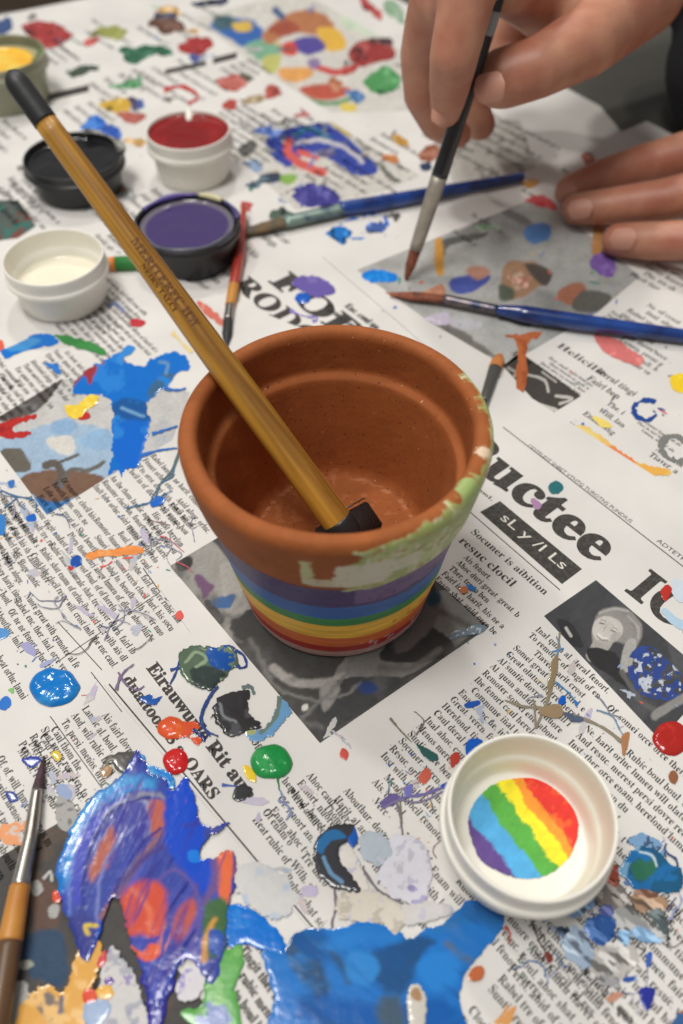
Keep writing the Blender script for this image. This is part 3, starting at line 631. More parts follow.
for s, c in (('175,616 180,610 184,616 180,620', (220, 90, 80)), ('20,645 28,641 36,650 34,657 24,650', (160, 158, 200)), ('0,700 8,696 12,702 6,710 -2,708', (30, 112, 200)), ('8,690 14,688 13,694', (130, 190, 110)),
             ('40,664 54,658 54,661 42,668', (160, 166, 200)), ('100,630 106,626 104,634', (190, 186, 190)), ('98,600 106,606 112,614', (170, 178, 196))): paint(left, s, c, .0003, mat=M['dry'])
drips(left, ['160,545 172,548 182,554 176,560', '150,538 166,540 180,545', '112,630 122,622 124,612 118,604', '104,640 114,620 130,624', '148,538 152,546 158,540', '58,596 54,602 66,618', '118,610 140,612 156,620'], (150, 150, 170), 1.2, .8)
drips(left, ['160,536 170,540 184,552', '176,562 186,566 192,572'], (200, 90, 100), 1.2, .8)
W_ = dict(up=2)
def glossy_drop(sh, cx, cy, rx, ry, c, lay=(), h=.0022, **k):
    rr = random.Random(cx); pts = [(cx+rx*math.cos(t)*rr.uniform(.93, 1.06), cy+ry*math.sin(t)*rr.uniform(.93, 1.06)) for t in np.linspace(0, 2*math.pi, 15)[:-1]]
    return paint(sh, pts, c, h, lay, edge=.4, dome=5, step=.7, **k)
glossy_drop(left, 54, 687, 25, 19, (16, 120, 200), [('n', (60, 150, 215), .06, .55, .2, -20, 3)], **W_)
glossy_drop(left, 271, 762, 21.5, 17.5, (36, 146, 74), [('n', (60, 164, 90), .06, .6, .2)], up=5)
paint(left, ribbon('278,778 279,790', 1.6, 1), (40, 120, 70), .0003, up=6)
drips(left, ['280,790 284,800 290,812 286,820', '278,800 288,806 292,816'], (130, 140, 176), 2.4, 2)
paint(left, '243,764 252,768 256,776 256,782 248,780 244,772', (240, 206, 60), .0006, up=3)
glossy_drop(left, 171, 728, 13, 12, (222, 88, 46), [('n', (236, 120, 60), .08, .5, .2)], h=.0012)
paint(left, '180,722 196,722 200,728 190,736 202,738 198,746 188,738 178,738', (214, 84, 46), .0006, up=3)
paint(left, '178,733 186,728 198,736 204,742 206,736 194,728', (36, 50, 110), .0006, up=5)
glossy_drop(left, 176, 761, 13, 13, (196, 36, 38), h=.0014)
# green and blue puddle near the pot foot
paint(left, '178,660 182,650 194,645 212,646 230,645 238,652 238,664 228,674 216,688 204,690 188,682 180,674', (84, 104, 84), .0014, [
  ('p', '208,648 232,645 236,660 226,672 210,664', (20, 80, 160), 2, 1.5), ('p', '190,670 210,666 226,676 212,690 196,686', (50, 62, 60), 2, 2), ('s', '186,662 196,652 206,660 196,668', 3, (140, 160, 130), 2, 1.5), ('n', (110, 132, 104), .1, .62, .08)], up=6)
drips(left, ['170,684 176,672 180,660 188,650', '170,670 180,668 190,672', '236,650 244,656 246,666 238,668', '240,666 232,664 236,650 228,645', '218,686 208,700 202,716 206,730 218,736', '214,690 204,706 200,722 210,736'], (30, 62, 130), 2.6, 1.6)
paint(left, '212,706 218,696 234,690 250,690 248,702 252,716 264,726 250,732 232,738 220,730 214,720', (56, 56, 58), .0014, [('n', (84, 84, 88), .08, .58, .1), ('s', '220,704 224,716 236,722', 3, (130, 132, 136), 2, 1.5)], up=6)
paint(left, '246,728 258,730 270,720 276,706 284,700 292,712 284,722 272,736 256,742 248,738', (110, 158, 200), .0006, [('p', '244,726 254,726 256,734 246,734', (170, 176, 120), 2, 1), ('s', '262,732 276,716 280,698', 5, (110, 128, 116), 2, 1)], up=5)
drips(left, ['280,696 276,716 264,734', '242,688 250,686 254,694'], (96, 116, 110), 4, 3)
paint(left, '232,798 236,786 246,784 252,790 246,800 238,802', (60, 60, 62), .0008, up=3); paint(left, ribbon('222,785 236,786', 2.4, 2), (80, 100, 170), .0003)
drips(left, ['118,672 126,684 136,690 144,686', '116,690 122,674 134,664'], (120, 100, 130), 3, 1.6)
paint(left, '140,698 150,694 154,698 162,696 156,704 146,704', (36, 90, 170), .0006, up=3)
# bottom left big swirl
paint(left, '60,900 56,868 64,840 78,816 96,792 112,782 124,770 134,750 144,756 150,770 166,778 172,790 186,776 196,800 204,824 230,822 218,832 206,842 200,856 212,858 222,850 234,852 236,880 228,910 226,950 212,985 190,960 176,975 160,1008 150,1000 140,966 128,940 118,900 108,905 96,948 84,960 70,930', (58, 74, 160), .0018, [
  ('n', (70, 84, 186), .10, .54, .2, 118, 9), ('n', (110, 70, 120), .09, .60, .2, 112, 9), ('n', (34, 40, 130), .12, .60, .15, 124, 9), ('n', (120, 150, 210), .14, .76, .1, 118, 12),
  ('s', '66,880 72,840 92,806 126,784 150,784', 15, (62, 148, 212), 5, 3), ('s', '60,890 62,860 70,840', 9, (28, 116, 200), 3, 2), ('s', '78,900 82,850 106,812 146,794', 11, (66, 76, 184), 4, 3),
  ('p', '92,862 104,836 116,824 114,850 102,872 88,882', (176, 96, 78), 4, 2.5), ('p', '112,806 142,800 156,810 148,830 120,834 112,820', (70, 74, 158), 4, 3),
  ('s', '104,818 120,802 144,800 152,820 146,836', 4.5, (152, 158, 190), 2.5, 2), ('s', '130,796 160,796 172,812', 5, (140, 140, 158), 3, 2), ('p', '150,802 172,806 166,826 152,836', (186, 98, 80), 3, 2),
  ('s', '92,936 112,900 140,860 166,830', 6, (148, 100, 96), 3, 1.5), ('s', '104,920 130,876 160,842', 4, (96, 80, 130), 2.5, 1.5),
  ('s', '70,920 70,880 78,840 98,806 130,786', 3, (96, 120, 200), 2, 2), ('s', '84,930 84,880 96,836 120,806 150,798', 3, (36, 40, 120), 2, 2), ('s', '98,930 98,890 112,850 136,826 150,822', 2.6, (120, 130, 190), 2, 2),
  ('s', '110,916 120,880 138,850 160,828', 3, (40, 44, 130), 2, 2), ('s', '76,946 80,910 88,880', 3, (40, 60, 150), 2, 2), ('s', '118,890 140,862 170,846 190,860', 4, (72, 60, 130), 3, 2), ('s', '160,880 176,870 196,890 200,920 190,950', 4, (96, 84, 160), 2.5, 2),
  ('s', '110,900 114,930 128,950 150,966 160,990', 4, (44, 50, 160), 3, 2), ('s', '176,950 186,960 196,950', 4, (120, 110, 180), 3, 2), ('p', '168,790 186,776 202,822 206,842 222,858 214,900 196,884 176,862 164,836', (22, 74, 196), 3, 2.5), ('s', '184,826 208,822 228,822', 5, (44, 66, 170), 2, 1), ('p', '188,852 196,850 204,856 200,862 190,862', (28, 122, 220), 1, .5),
  ('p', '120,906 128,888 148,880 164,888 166,910 158,938 140,934 122,936', (208, 80, 56), 5, 2), ('s', '134,890 150,912 150,930', 5, (226, 116, 84), 4, 2), ('p', '172,930 180,908 192,898 196,912 186,934 176,942', (190, 88, 72), 4, 1.5),
  ('p', '126,942 142,952 150,944 160,946 160,956 146,962 132,952', (222, 92, 60), 1.6, 1), ('s', '122,934 136,942 160,938 170,928', 4, (58, 66, 170), 2, 1), ('p', '216,852 232,850 232,880 226,908 218,890', (226, 110, 66), 2, 1.5),
  ('s', '206,904 216,880 214,862', 8, (110, 84, 140), 4, 2), ('p', '88,930 104,920 112,936 100,962 88,950', (24, 76, 184), 2.5, 1.5), ('p', '66,920 90,916 96,940 82,958', (52, 60, 138), 4, 2),
  ('p', '205,906 226,900 226,944 212,960 204,940', (66, 104, 64), 3, 2), ('s', '204,960 206,940 214,920', 6, (206, 150, 70), 3, 2), ('s', '88,934 86,926 96,926', 4, (226, 196, 60), 2, 1), ('p', '210,930 224,934 222,954 210,952', (30, 80, 170), 2, 1.5), ('n', (60, 56, 150), .10, .60, .25, 112, 8), ('n', (232, 130, 92), .12, .74, .15, 108, 6)], edge=1.4, streak=115, dome=4, step=.9, up=8, soften=2.0, ragged=1.6)
paint(left, '150,962 168,970 176,985 166,1008 160,1060 150,1060 146,1000 140,978', (52, 50, 150), .0012, [('s', '153,980 154,990', 4, (230, 230, 240), 1.5, 0)], up=9)
# ochre area bottom
paint(left, '74,960 84,942 94,930 104,950 96,980 90,1000 80,1040 20,1040 18,1010 34,990 48,984 62,990', (224, 166, 78), .0009, [
  ('p', '34,1000 48,992 60,1004 66,1020 50,1024', (120, 110, 104), 4, 3), ('p', '28,980 40,974 46,984 36,992', (206, 202, 196), 2, 2), ('n', (236, 190, 120), .06, .55, .15), ('s', '62,998 60,1012', 5, (110, 108, 116), 3, 1)], edge=2, up=6)
for s, c in (('82,994 88,988 96,992 96,1002 86,1004', (222, 84, 60)), ('96,988 110,984 114,996 104,1000 96,996', (230, 178, 80)), ('104,980 110,976 114,982 108,986', (110, 84, 150)), ('98,958 106,950 106,962 98,968', (206, 80, 80)),
             ('52,894 56,890 62,896 60,902 54,902', (222, 84, 60)), ('84,1004 104,998 112,1010 96,1030 84,1024', (160, 180, 210))): paint(left, s, c, .0006, up=9)
paint(left, '104,958 114,944 124,960 140,985 148,1040 90,1040 96,1000', (206, 202, 200), .0002, [('n', (168, 170, 178), .14, .52, .12), ('n', (150, 140, 180), .1, .66, .08)], mat=M['dry'], up=7, edge=1.5)
# blue and green bottom middle
paint(left, '226,944 222,912 234,904 254,908 272,924 286,942 282,956 262,952 246,944 234,950', (16, 112, 206), .0012, [('n', (34, 128, 214), .05, .55, .15)], up=6)
paint(left, '262,950 282,952 292,936 310,928 340,928 362,920 376,922 400,932 410,938 424,930 440,924 456,912 470,900 492,906 504,918 498,934 484,950 466,972 460,1000 456,1060 270,1060 274,1000', (34, 116, 196), .0016, [
  ('p', '284,942 300,932 310,940 322,962 330,990 320,1004 304,984 288,962', (42, 78, 116), 4, 3), ('p', '358,962 380,950 414,936 436,940 422,956 410,986 392,994 372,980', (34, 82, 134), 4, 3),
  ('s', '318,944 336,958 350,980', 8, (48, 84, 118), 4, 2), ('p', '420,960 440,952 462,964 452,986 430,990 418,974', (40, 128, 208), 3, 2), ('p', '346,956 366,952 380,966 370,984 348,980', (50, 134, 206), 3, 2),
  ('s', '448,944 460,956 468,960', 7, (90, 108, 134), 3, 2), ('s', '436,926 470,916 494,920', 14, (38, 112, 178), 5, 3), ('p', '300,1004 330,996 400,1006 440,996 460,1030 300,1060', (20, 92, 170), 6, 5), ('p', '380,1000 400,996 404,1024 380,1030', (70, 92, 110), 5, 3),
  ('n', (44, 128, 206), .03, .5, .3, -20, 3), ('n', (24, 84, 150), .05, .58, .25, 35, 4)], edge=1.5, dome=4, step=1.1, up=7, soften=2.4, ragged=.4)
paint(left, '208,954 226,948 240,944 244,960 236,990 242,1030 216,1040 188,1024 180,1010 200,1004 204,975', (92, 166, 80), .0009, [('p', '200,1010 222,1000 234,1040 196,1040', (96, 116, 176), 4, 2), ('n', (120, 180, 96), .06, .58, .12)], up=9)
paint(left, ribbon('206,946 212,930 216,918', 7, 5), (200, 150, 66), .0006, up=12)
paint(left, '176,985 188,966 200,964 206,976 200,996 190,1002 178,1000', (214, 210, 214), .0003, [('n', (160, 150, 200), .1, .55, .1)], mat=M['dry'], up=11)
paint(left, '406,996 412,984 420,986 426,1000 426,1030 416,1060 402,1060 408,1024', (206, 200, 190), .0012, [('p', '410,992 418,988 422,1000 414,1000', (172, 134, 100), 2, 1)], up=12)
# pale smears middle
WH = [('340,850 350,846 360,862 368,884 366,892 352,884 342,870', (220, 214, 206)), ('344,890 372,888 400,906 408,912 404,928 396,938 380,926 348,920 334,912', (212, 204, 190)), ('360,836 378,832 392,842 398,856 380,866 362,858', (176, 186, 196)),
      ('392,836 414,836 430,856 432,884 420,904 396,900 376,880 380,866', (214, 212, 220)), ('404,884 420,882 430,892 418,906 406,900', (176, 168, 206)), ('400,906 430,900 450,906 452,914 420,924 404,924', (206, 202, 200))]
for s, c in WH: paint(left, s, c, .0006, [('n', tuple(max(0, v-26) for v in c), .09, .6, .1), ('n', (190, 188, 205), .1, .66, .08)], mat=M['dry'], edge=1.6, up=8)
paint(left, '312,848 320,832 336,824 352,824 356,834 348,842 340,850 344,864 356,880 362,892 346,892 326,884 314,868', (60, 60, 64), .0013, [('p', '316,846 326,832 338,830 346,838 330,842 322,854', (44, 110, 164), 2, 1.5), ('s', '324,858 330,872 342,882', 4, (110, 150, 186), 2, 1)], up=10)
paint(left, '346,836 354,826 358,838 352,848', (30, 90, 180), .0008, up=11)
drips(left, ['396,800 400,816 404,850 402,870', '334,888 336,906 332,924 336,944', '362,868 378,890 396,900 412,908', '372,846 380,870 378,884'], (120, 112, 120), 3, 2)
drips(left, ['404,920 416,900 424,880 428,850', '386,806 400,800 420,802 446,790'], (126, 116, 146), 2.4, 1.6)
paint(left, '230,868 260,862 290,880 300,900 280,920 252,908 236,890', (204, 202, 200), .0001, [('n', (176, 190, 210), .05, .5, .15)], mat=M['dry'], edge=3)
paint(left, '236,800 256,796 270,802 256,806', (196, 190, 206), .0001, mat=M['dry']); paint(left, '302,886 318,886 316,896 304,896', (192, 182, 206), .0001, mat=M['dry'])
# left lower: dark and light smears under the thin brush
paint(left, '96,776 108,756 126,750 136,752 132,766 126,776 116,770 110,764', (84, 82, 78), .0008, [('n', (120, 116, 108), .1, .55, .1)], up=10)
paint(left, '100,770 110,764 112,772 104,778', (170, 136, 100), .0005, up=11); paint(left, '50,754 56,750 62,756 58,761', (226, 196, 80), .0005); paint(left, '22,758 34,756 42,760 32,768 24,764', (50, 72, 160), .0004); paint(left, '6,792 14,792 18,800 10,802', (50, 72, 150), .0004)
paint(left, '0,826 16,822 34,818 38,826 20,832 26,842 14,846 0,840', (230, 156, 106), .0004, [('n', (206, 196, 186), .15, .55, .1)], mat=M['dry'])
paint(left, '54,804 62,792 72,800 78,820 68,832 58,826', (168, 166, 162), .0003, [('n', (120, 120, 118), .2, .55, .1)], mat=M['dry']); paint(left, '56,786 64,784 72,792 68,802 60,798', (150, 166, 200), .0003, mat=M['dry'])
paint(left, '134,774 140,772 160,778 168,790 176,786 170,772 150,764 140,752', (40, 128, 206), .0008, [('n', (90, 160, 214), .1, .55, .1)], up=7)
# --- masthead sheet
glossy_drop(mast, 672, 738, 19, 17, (178, 40, 34), [('n', (200, 56, 44), .07, .55, .2)], h=.0012)
paint(mast, '670,586 676,578 690,590 690,608 684,604 676,600', (206, 216, 226), .0003, mat=M['dry']); paint(mast, '660,592 668,584 672,590 666,602', (190, 54, 44), .0005, up=2); paint(mast, '664,606 676,616 690,622 690,632 674,626 662,614', (180, 206, 226), .0002, mat=M['dry'])
paint(mast, '548,486 556,480 564,486 560,494 552,494', (46, 112, 118), .0005); paint(mast, '530,500 536,498 542,506 536,510', (170, 130, 170), .0002, mat=M['dry'])
drips(mast, ['560,632 558,650 556,668 552,686 546,704 536,728', '505,700 522,706 540,708 564,712', '540,708 576,716 604,728 622,742', '534,700 536,728'], (140, 128, 108), 2.2, 3)
paint(mast, '552,660 558,656 558,672 550,690 546,694 548,678', (146, 128, 96), .0006, up=6); paint(mast, '538,708 556,704 564,710 560,718 544,716', (158, 134, 104), .0005, up=6); paint(mast, '562,712 574,714 584,720 572,722', (84, 96, 120), .0005, up=7)
drips(mast, ['596,710 604,712 614,718 620,730 626,740', '556,656 560,646 556,636'], (110, 140, 170), 1.8, 1.2); drips(mast, ['556,682 568,692 576,702', '552,652 564,648'], (60, 130, 190), 1.6, 1.2)
for s, c in (('558,700 562,695 566,698 564,704 559,704', (20, 96, 196)), ('574,700 579,703 576,706', (50, 120, 190)), ('622,734 630,732 628,746 624,756 621,748', (176, 124, 84)), ('668,774 674,770 679,776 676,784 669,782', (150, 96, 66)),
             ('459,588 466,586 468,591 462,593', (218, 130, 84)), ('480,588 476,584', (40, 130, 210)), ('466,584 474,586 476,591 468,589', (50, 130, 210)), ('464,704 478,700 480,704 468,708', (40, 90, 180)), ('466,744 472,738 482,740 478,746 466,756', (24, 96, 200)),
             ('416,744 424,746 438,756 436,762 424,758', (50, 96, 92)), ('450,756 458,752 460,760 452,768', (190, 70, 54)), ('418,776 426,768 432,774 426,784 420,784', (206, 100, 80)), ('342,748 348,752 346,760 340,756', (210, 90, 80)),
             ('382,800 394,792 400,798 392,806 380,806', (110, 96, 150)), ('404,788 412,784 412,794 406,796', (120, 120, 190)), ('440,786 448,782 446,790', (60, 90, 180))):
    if len(pp(s)) > 2: paint(mast, s, c, .0005, up=3, edge=.6)
drips(mast, ['382,808 402,798 424,794 446,786'], (110, 104, 160), 4, 3); drips(mast, ['390,718 400,730 412,742', '400,800 402,824'], (120, 118, 96), 2, 1.4)
paint(mast, '452,632 466,628 480,624 488,628 478,634 462,636 450,640', (120, 136, 150), .0008, [('n', (190, 200, 206), .3, .6, .05)], up=3, edge=1.5)
# messy cluster right of the front cup
paint(mast, '618,872 622,862 636,846 656,850 672,864 682,868 684,886 672,894 648,892 630,886', (34, 92, 130), .0016, [('p', '634,862 650,856 656,870 644,882 632,878', (50, 110, 86), 4, 3), ('p', '616,862 630,840 640,846 630,864 624,880', (120, 168, 204), 3, 2), ('n', (36, 110, 170), .07, .58, .1), ('s', '640,852 652,856 656,866', 2.4, (190, 210, 220), 1.5, 1)], up=6, edge=1.5)
paint(mast, '626,842 640,832 660,842 668,858 652,854 640,848', (120, 158, 196), .0005, [('n', (60, 80, 110), .2, .62, .06)], mat=M['dry'], up=4)
cl = [('604,868 612,862 620,872 616,890 604,880', (150, 70, 52)), ('590,890 604,880 624,886 630,904 610,910 592,902', (124, 116, 110)), ('630,896 648,894 668,900 660,912 640,912', (168, 136, 108)), ('584,922 600,914 614,918 616,934 604,946 588,938', (50, 92, 160)),
      ('566,904 584,892 598,898 590,910 572,918', (130, 166, 206)), ('560,936 576,924 588,938 596,958 584,970 566,956', (170, 190, 214)), ('556,930 566,926 572,934 564,944', (60, 76, 106)), ('612,910 632,906 650,924 668,934 664,944 640,936 618,930', (150, 150, 148)),
      ('628,928 640,922 664,936 656,944 636,940', (126, 166, 206)), ('645,912 660,906 668,924 672,940 664,938 652,922', (84, 96, 98)), ('618,930 630,930 628,950 620,950', (120, 166, 210)), ('600,946 624,940 640,960 620,980 600,984 588,972', (196, 192, 186)),
      ('596,976 612,970 620,980 604,988', (120, 120, 122)), ('640,880 660,896 650,906 634,898', (120, 84, 66)), ('598,906 612,900 616,914 604,918', (80, 90, 150)), ('612,890 626,892 630,902 616,904', (206, 200, 196))]
for s, c in cl: paint(mast, s, c, .0009, [('n', tuple(min(255, v+50) for v in c), .16, .55, .1, 40, 3), ('n', tuple(int(v*.6) for v in c), .14, .6, .08, 40, 3)], mat=M['dry'] if sum(c) > 400 else M['wet'], edge=2.2, esc=.25, up=5)
for s, c, w_ in (('600,880 616,898 640,912 668,942', (90, 80, 74), 2.4), ('560,910 590,906 612,902 640,900 668,898', (120, 96, 80), 2.4), ('586,930 598,944 604,946', (150, 160, 200), 1.8), ('612,936 630,938 660,942', (70, 90, 110), 2), ('604,870 596,884 604,896', (84, 60, 50), 3)):
    drips(mast, [s], c, w_, 1.4)
drips(mast, ['531,918 536,934 544,950 550,958'], (90, 66, 62), 2.4, 1.6); paint(mast, '544,954 550,952 553,960 547,963', (130, 60, 54), .0005, up=6); drips(mast, ['505,926 510,934 508,944'], (190, 84, 70), 3, 1.6)
paint(mast, '638,990 646,986 654,988 654,998 648,1012 644,1010 640,1000', (46, 54, 150), .0010, up=4); paint(mast, '646,954 652,952 651,964 646,968', (64, 100, 180), .0006); paint(mast, '624,977 634,976 634,981 624,982', (56, 90, 170), .0005)
drips(mast, ['648,966 647,978 646,988', '622,993 636,994'], (110, 120, 160), 1.2, .9); paint(mast, '606,998 616,992 624,994 618,1000 610,1003', (206, 150, 124), .0005); paint(mast, '670,1024 684,1008 700,1010 700,1040 666,1040', (60, 100, 150), .0006, [('p', '676,1012 690,1004 690,1014', (160, 100, 60), 2, 1)])
paint(left, '468,976 476,966 484,968 482,978 474,982', (200, 110, 66), .0005, up=12); paint(mast, '500,1024 506,1012 516,1006 510,1024', (226, 160, 90), .0004, mat=M['dry'])
paint(left, ribbon('496,1024 508,1006', 5, 3), (226, 160, 90), .0003, mat=M['dry'])
# food sheet marks
paint(food, '292,284 300,276 318,276 332,284 336,292 322,298 306,294', (108, 92, 168), .0005, [('n', (126, 110, 180), .1, .5, .2)]); glossy_drop(food, 303, 298, 8, 5.5, (24, 96, 196), h=.0008, up=3)
paint(food, ribbon('290,310 304,316 318,318 312,322', 4, 3), (134, 120, 190), .0003, mat=M['dry'])
paint(left, '196,300 206,304 222,318 222,326 210,318 198,308', (216, 116, 100), .0006, [('n', (228, 160, 140), .15, .5, .15)]); paint(left, ribbon('172,332 184,346 192,352', 5, 4), (228, 206, 140), .0003, mat=M['dry'])
# fine spatter: far too many specks to count, one film per sheet
def spatter(sh, zz, boxes, n, seed, rmax=1.7):
    rr = random.Random(seed); V = []; F = []; C = []
    pal = [(60, 100, 180), (150, 140, 150), (90, 90, 92), (200, 90, 80), (130, 146, 186), (84, 110, 170), (110, 104, 110), (206, 160, 90), (60, 130, 110)]
    for i in range(n):
        b = rr.choice(boxes); x, y = rr.uniform(b[0], b[2]), rr.uniform(b[1], b[3]); r = rr.uniform(.4, 1)**2*rmax; c = alb(*rr.choice(pal)); an = rr.uniform(0, 3.14); st = rr.choice([1, 1, 1.3, 2.2, 3.5])
        P = []
        for t in np.arange(8)*math.pi/4:
            u, v = r*math.cos(t)*st*rr.uniform(.75, 1.2), r*math.sin(t)*rr.uniform(.75, 1.2)/math.sqrt(st); P.append((x+u*math.cos(an)-v*math.sin(an), y+u*math.sin(an)+v*math.cos(an)))
        P = np.array(P); W_ = at(P[:, 0], P[:, 1], zz+e*2.2); cc = at(x, y, zz+e*3.5); o = len(V); V += list(W_)+[cc]; F += [(o+8, o+(k+1) % 8, o+k) for k in range(8)]; C += [c]*9
    F = [f[::-1] if 0 else f for f in F]
    ob = mesh('paint_spatter', V, F, M['dry'], sh, cols=np.array(C)); ob['kind'] = 'stuff'
spatter(left, ZL, [(0, 440, 150, 740), (0, 560, 110, 660), (0, 470, 70, 560), (270, 800, 330, 930), (110, 500, 190, 600), (20, 740, 110, 840)], 150, 1)
spatter(mast, ZM, [(450, 640, 683, 760), (380, 740, 450, 870), (520, 900, 683, 1010), (610, 820, 683, 920), (560, 880, 650, 980), (340, 780, 440, 900)], 170, 2)
spatter(back, ZB, [(100, 20, 400, 200), (230, 120, 400, 220)], 60, 3, 2.6); spatter(right, ZN, [(380, 220, 620, 350), (540, 340, 680, 470)], 50, 4, 2)
def tangles(sh, boxes, n, seed, cols_, w=(.8, 1.9)):
    rr = random.Random(seed)
    for i in range(n):
        b = rr.choice(boxes); x, y = rr.uniform(b[0], b[2]), rr.uniform(b[1], b[3]); an = rr.uniform(0, 6.28); pts = [(x, y)]
        for k in range(rr.randint(3, 6)):
            an += rr.uniform(-.9, .9); l = rr.uniform(4, 11); x += l*math.cos(an); y += l*math.sin(an); pts.append((x, y))
        w_ = rr.uniform(*w); c = rr.choice(cols_)
        patch('paint_drip', sh, {id(left): ZL, id(mast): ZM}[id(sh)]+e*(4+i % 7), ribbon(pts, w_*1.4, w_*.7, seed=i+seed), c, .0003, mat=M['dry'], edge=.3, step=.5, smooth=False, esc=.3, dome=1)
GR = [(140, 140, 150), (120, 124, 140), (160, 156, 170), (96, 110, 140), (150, 120, 116), (110, 104, 100)]
tangles(left, [(60, 530, 170, 640), (0, 480, 60, 560), (60, 590, 130, 640), (150, 520, 200, 570)], 16, 7, GR, (.6, 1.3))
tangles(mast, [(375, 800, 440, 900), (380, 730, 450, 800), (480, 690, 620, 740)], 12, 8, GR, (.8, 1.6))
tangles(mast, [(570, 880, 670, 950), (545, 920, 610, 980), (610, 840, 680, 900)], 22, 9, [(80, 74, 70), (120, 96, 80), (60, 80, 120), (150, 160, 200), (200, 204, 210), (90, 120, 170), (60, 60, 62)], (1, 2.4))

SM = [(186, 186, 196), (176, 184, 202), (200, 188, 184), (196, 196, 190), (168, 178, 196), (190, 180, 200)]
def smears(sh, zz, boxes, n, seed):
    rr = random.Random(seed)
    for i in range(n):
        b = rr.choice(boxes); x, y = rr.uniform(b[0], b[2]), rr.uniform(b[1], b[3]); an = rr.uniform(0, 3.14); l, w_ = rr.uniform(5, 16), rr.uniform(2.5, 6)
        pts = []
        for t in np.arange(9)*2*math.pi/9:
            u, v = l*math.cos(t)*rr.uniform(.7, 1.2), w_*math.sin(t)*rr.uniform(.6, 1.3); pts.append((x+u*math.cos(an)-v*math.sin(an), y+u*math.sin(an)+v*math.cos(an)))
        patch('paint_smear', sh, zz+e*2, pts, rr.choice(SM), .00008, [('n', rr.choice(SM), .2, .5, .1)], mat=M['dry'], edge=1.6, esc=.2, ragged=1.6, streak=math.degrees(an))
smears(left, ZL, [(60, 530, 150, 630), (0, 560, 60, 660), (0, 470, 60, 530), (90, 690, 130, 760), (10, 770, 90, 830)], 20, 3)
smears(mast, ZM, [(240, 860, 330, 930), (340, 780, 440, 870), (480, 650, 640, 740), (530, 930, 640, 1010), (250, 720, 340, 820)], 24, 4)

rr = random.Random(21)
for i in range(46):
    x, y = rr.uniform(0, 420), rr.uniform(6, 205)
    if i > 34: x, y = rr.uniform(350, 620), rr.uniform(190, 330)
    if 540 < x and y < 260: continue
    c = rr.choice([(150, 60, 56), (60, 90, 160), (110, 140, 110), (190, 150, 90), (120, 116, 110), (90, 84, 120), (170, 120, 100), (170, 170, 166), (150, 160, 180), (80, 76, 72)]); l = rr.uniform(4, 14); w_ = l*rr.uniform(.25, .5)
    pts = [(x+l*math.cos(t)*rr.uniform(.6, 1.3), y+w_*math.sin(t)*rr.uniform(.6, 1.4)) for t in np.arange(9)*2*math.pi/9]
    patch('paint_smear', back if i <= 34 else right, (ZB if i <= 34 else ZN)+e*(2.2 if i <= 34 else 2.5), pts, c, .0001, [('n', tuple(min(255, v+60) for v in c), .2, .5, .15)], mat=M['dry'], edge=2.5, esc=.15, ragged=2.2)
# ================================================================== pot
PC = np.array([-.0021, .2102]); PH = .100
base_z = ZM+.0003
outer = [(0.0, 0.0), (.030, 0.0), (.0392, .0003), (.0405, .003), (.0499, .0686), (.0504, .0694), (.0516, .0702), (.0522, .0716), (.0557, .0925), (.0560, .0965), (.0546, .0992), (.0524, .1000),
         (.0502, .0996), (.0488, .0976), (.0486, .0945), (.0482, .0830), (.0480, .0812), (.0474, .0800), (.0452, .0790), (.0446, .0780), (.0440, .0755), (.0372, .0370), (.0352, .0318), (.0325, .0300), (.0, .0298)]
prof = refine(outer, .00045, 2)
seg = 760
V, Fc, th, pi = lathe(prof, seg, PC); V[:, 2] = base_z + V[:, 2]*(PH-base_z+.0)/PH
r_, z_ = prof[pi, 0], prof[pi, 1]
k_out = np.argmax(prof[:, 1]); k_out = k_out+3; is_out = pi <= k_out
# small irregularities of thrown clay
wob = (fbm(np.cos(th)*2.2+5, np.sin(th)*2.2+z_*60, 5)-.5)*.0007
V[:, 0] += np.cos(th)*wob*(r_ > .02); V[:, 1] += np.sin(th)*wob*(r_ > .02)
ta = (np.degrees(th)+90+180) % 360-180      # 0 = front, + to the right
ax = ta*.0009; U1, W1 = ax*1000, z_*1000    # ~mm coordinates of the surface
fl_ = (z_ < .0345)&(pi > 10)&(np.arange(len(V)) > 0)&~is_out
U1 = np.where(fl_, V[:, 0]*1000, U1); W1 = np.where(fl_, V[:, 1]*1000, W1)
col = np.ones((len(V), 3))*alb(148, 82, 38)
n1 = fbm(U1*.12, W1*.12, 3, 4); n2 = fbm(U1*.9, W1*.9, 8, 3); n3 = fbm(U1*.05+9, W1*.5, 14, 3)
col *= (1+.28*(n1-.5)+.16*(n2-.5)+.12*(n3-.5))[:, None]
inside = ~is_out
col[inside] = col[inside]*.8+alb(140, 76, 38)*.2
sp = inside & (fbm(U1*1.6, W1*1.2+50, 77, 2) > .93); col[sp] = alb(212, 168, 130)
dk = inside & (fbm(U1*.9+40, W1*.9+50, 79, 2) > .84); col[dk] = alb(90, 44, 28)
rough = np.full(len(V), .78)
def lay(mask, c, soft=None, r=.42, op=1.0):
    c = tuple(v*.97 for v in c)
    m = np.clip(mask, 0, 1)[:, None]*op
    global col, rough
    col = col*(1-m)+alb(*c)*m; rough = rough*(1-m[:, 0])+r*m[:, 0]
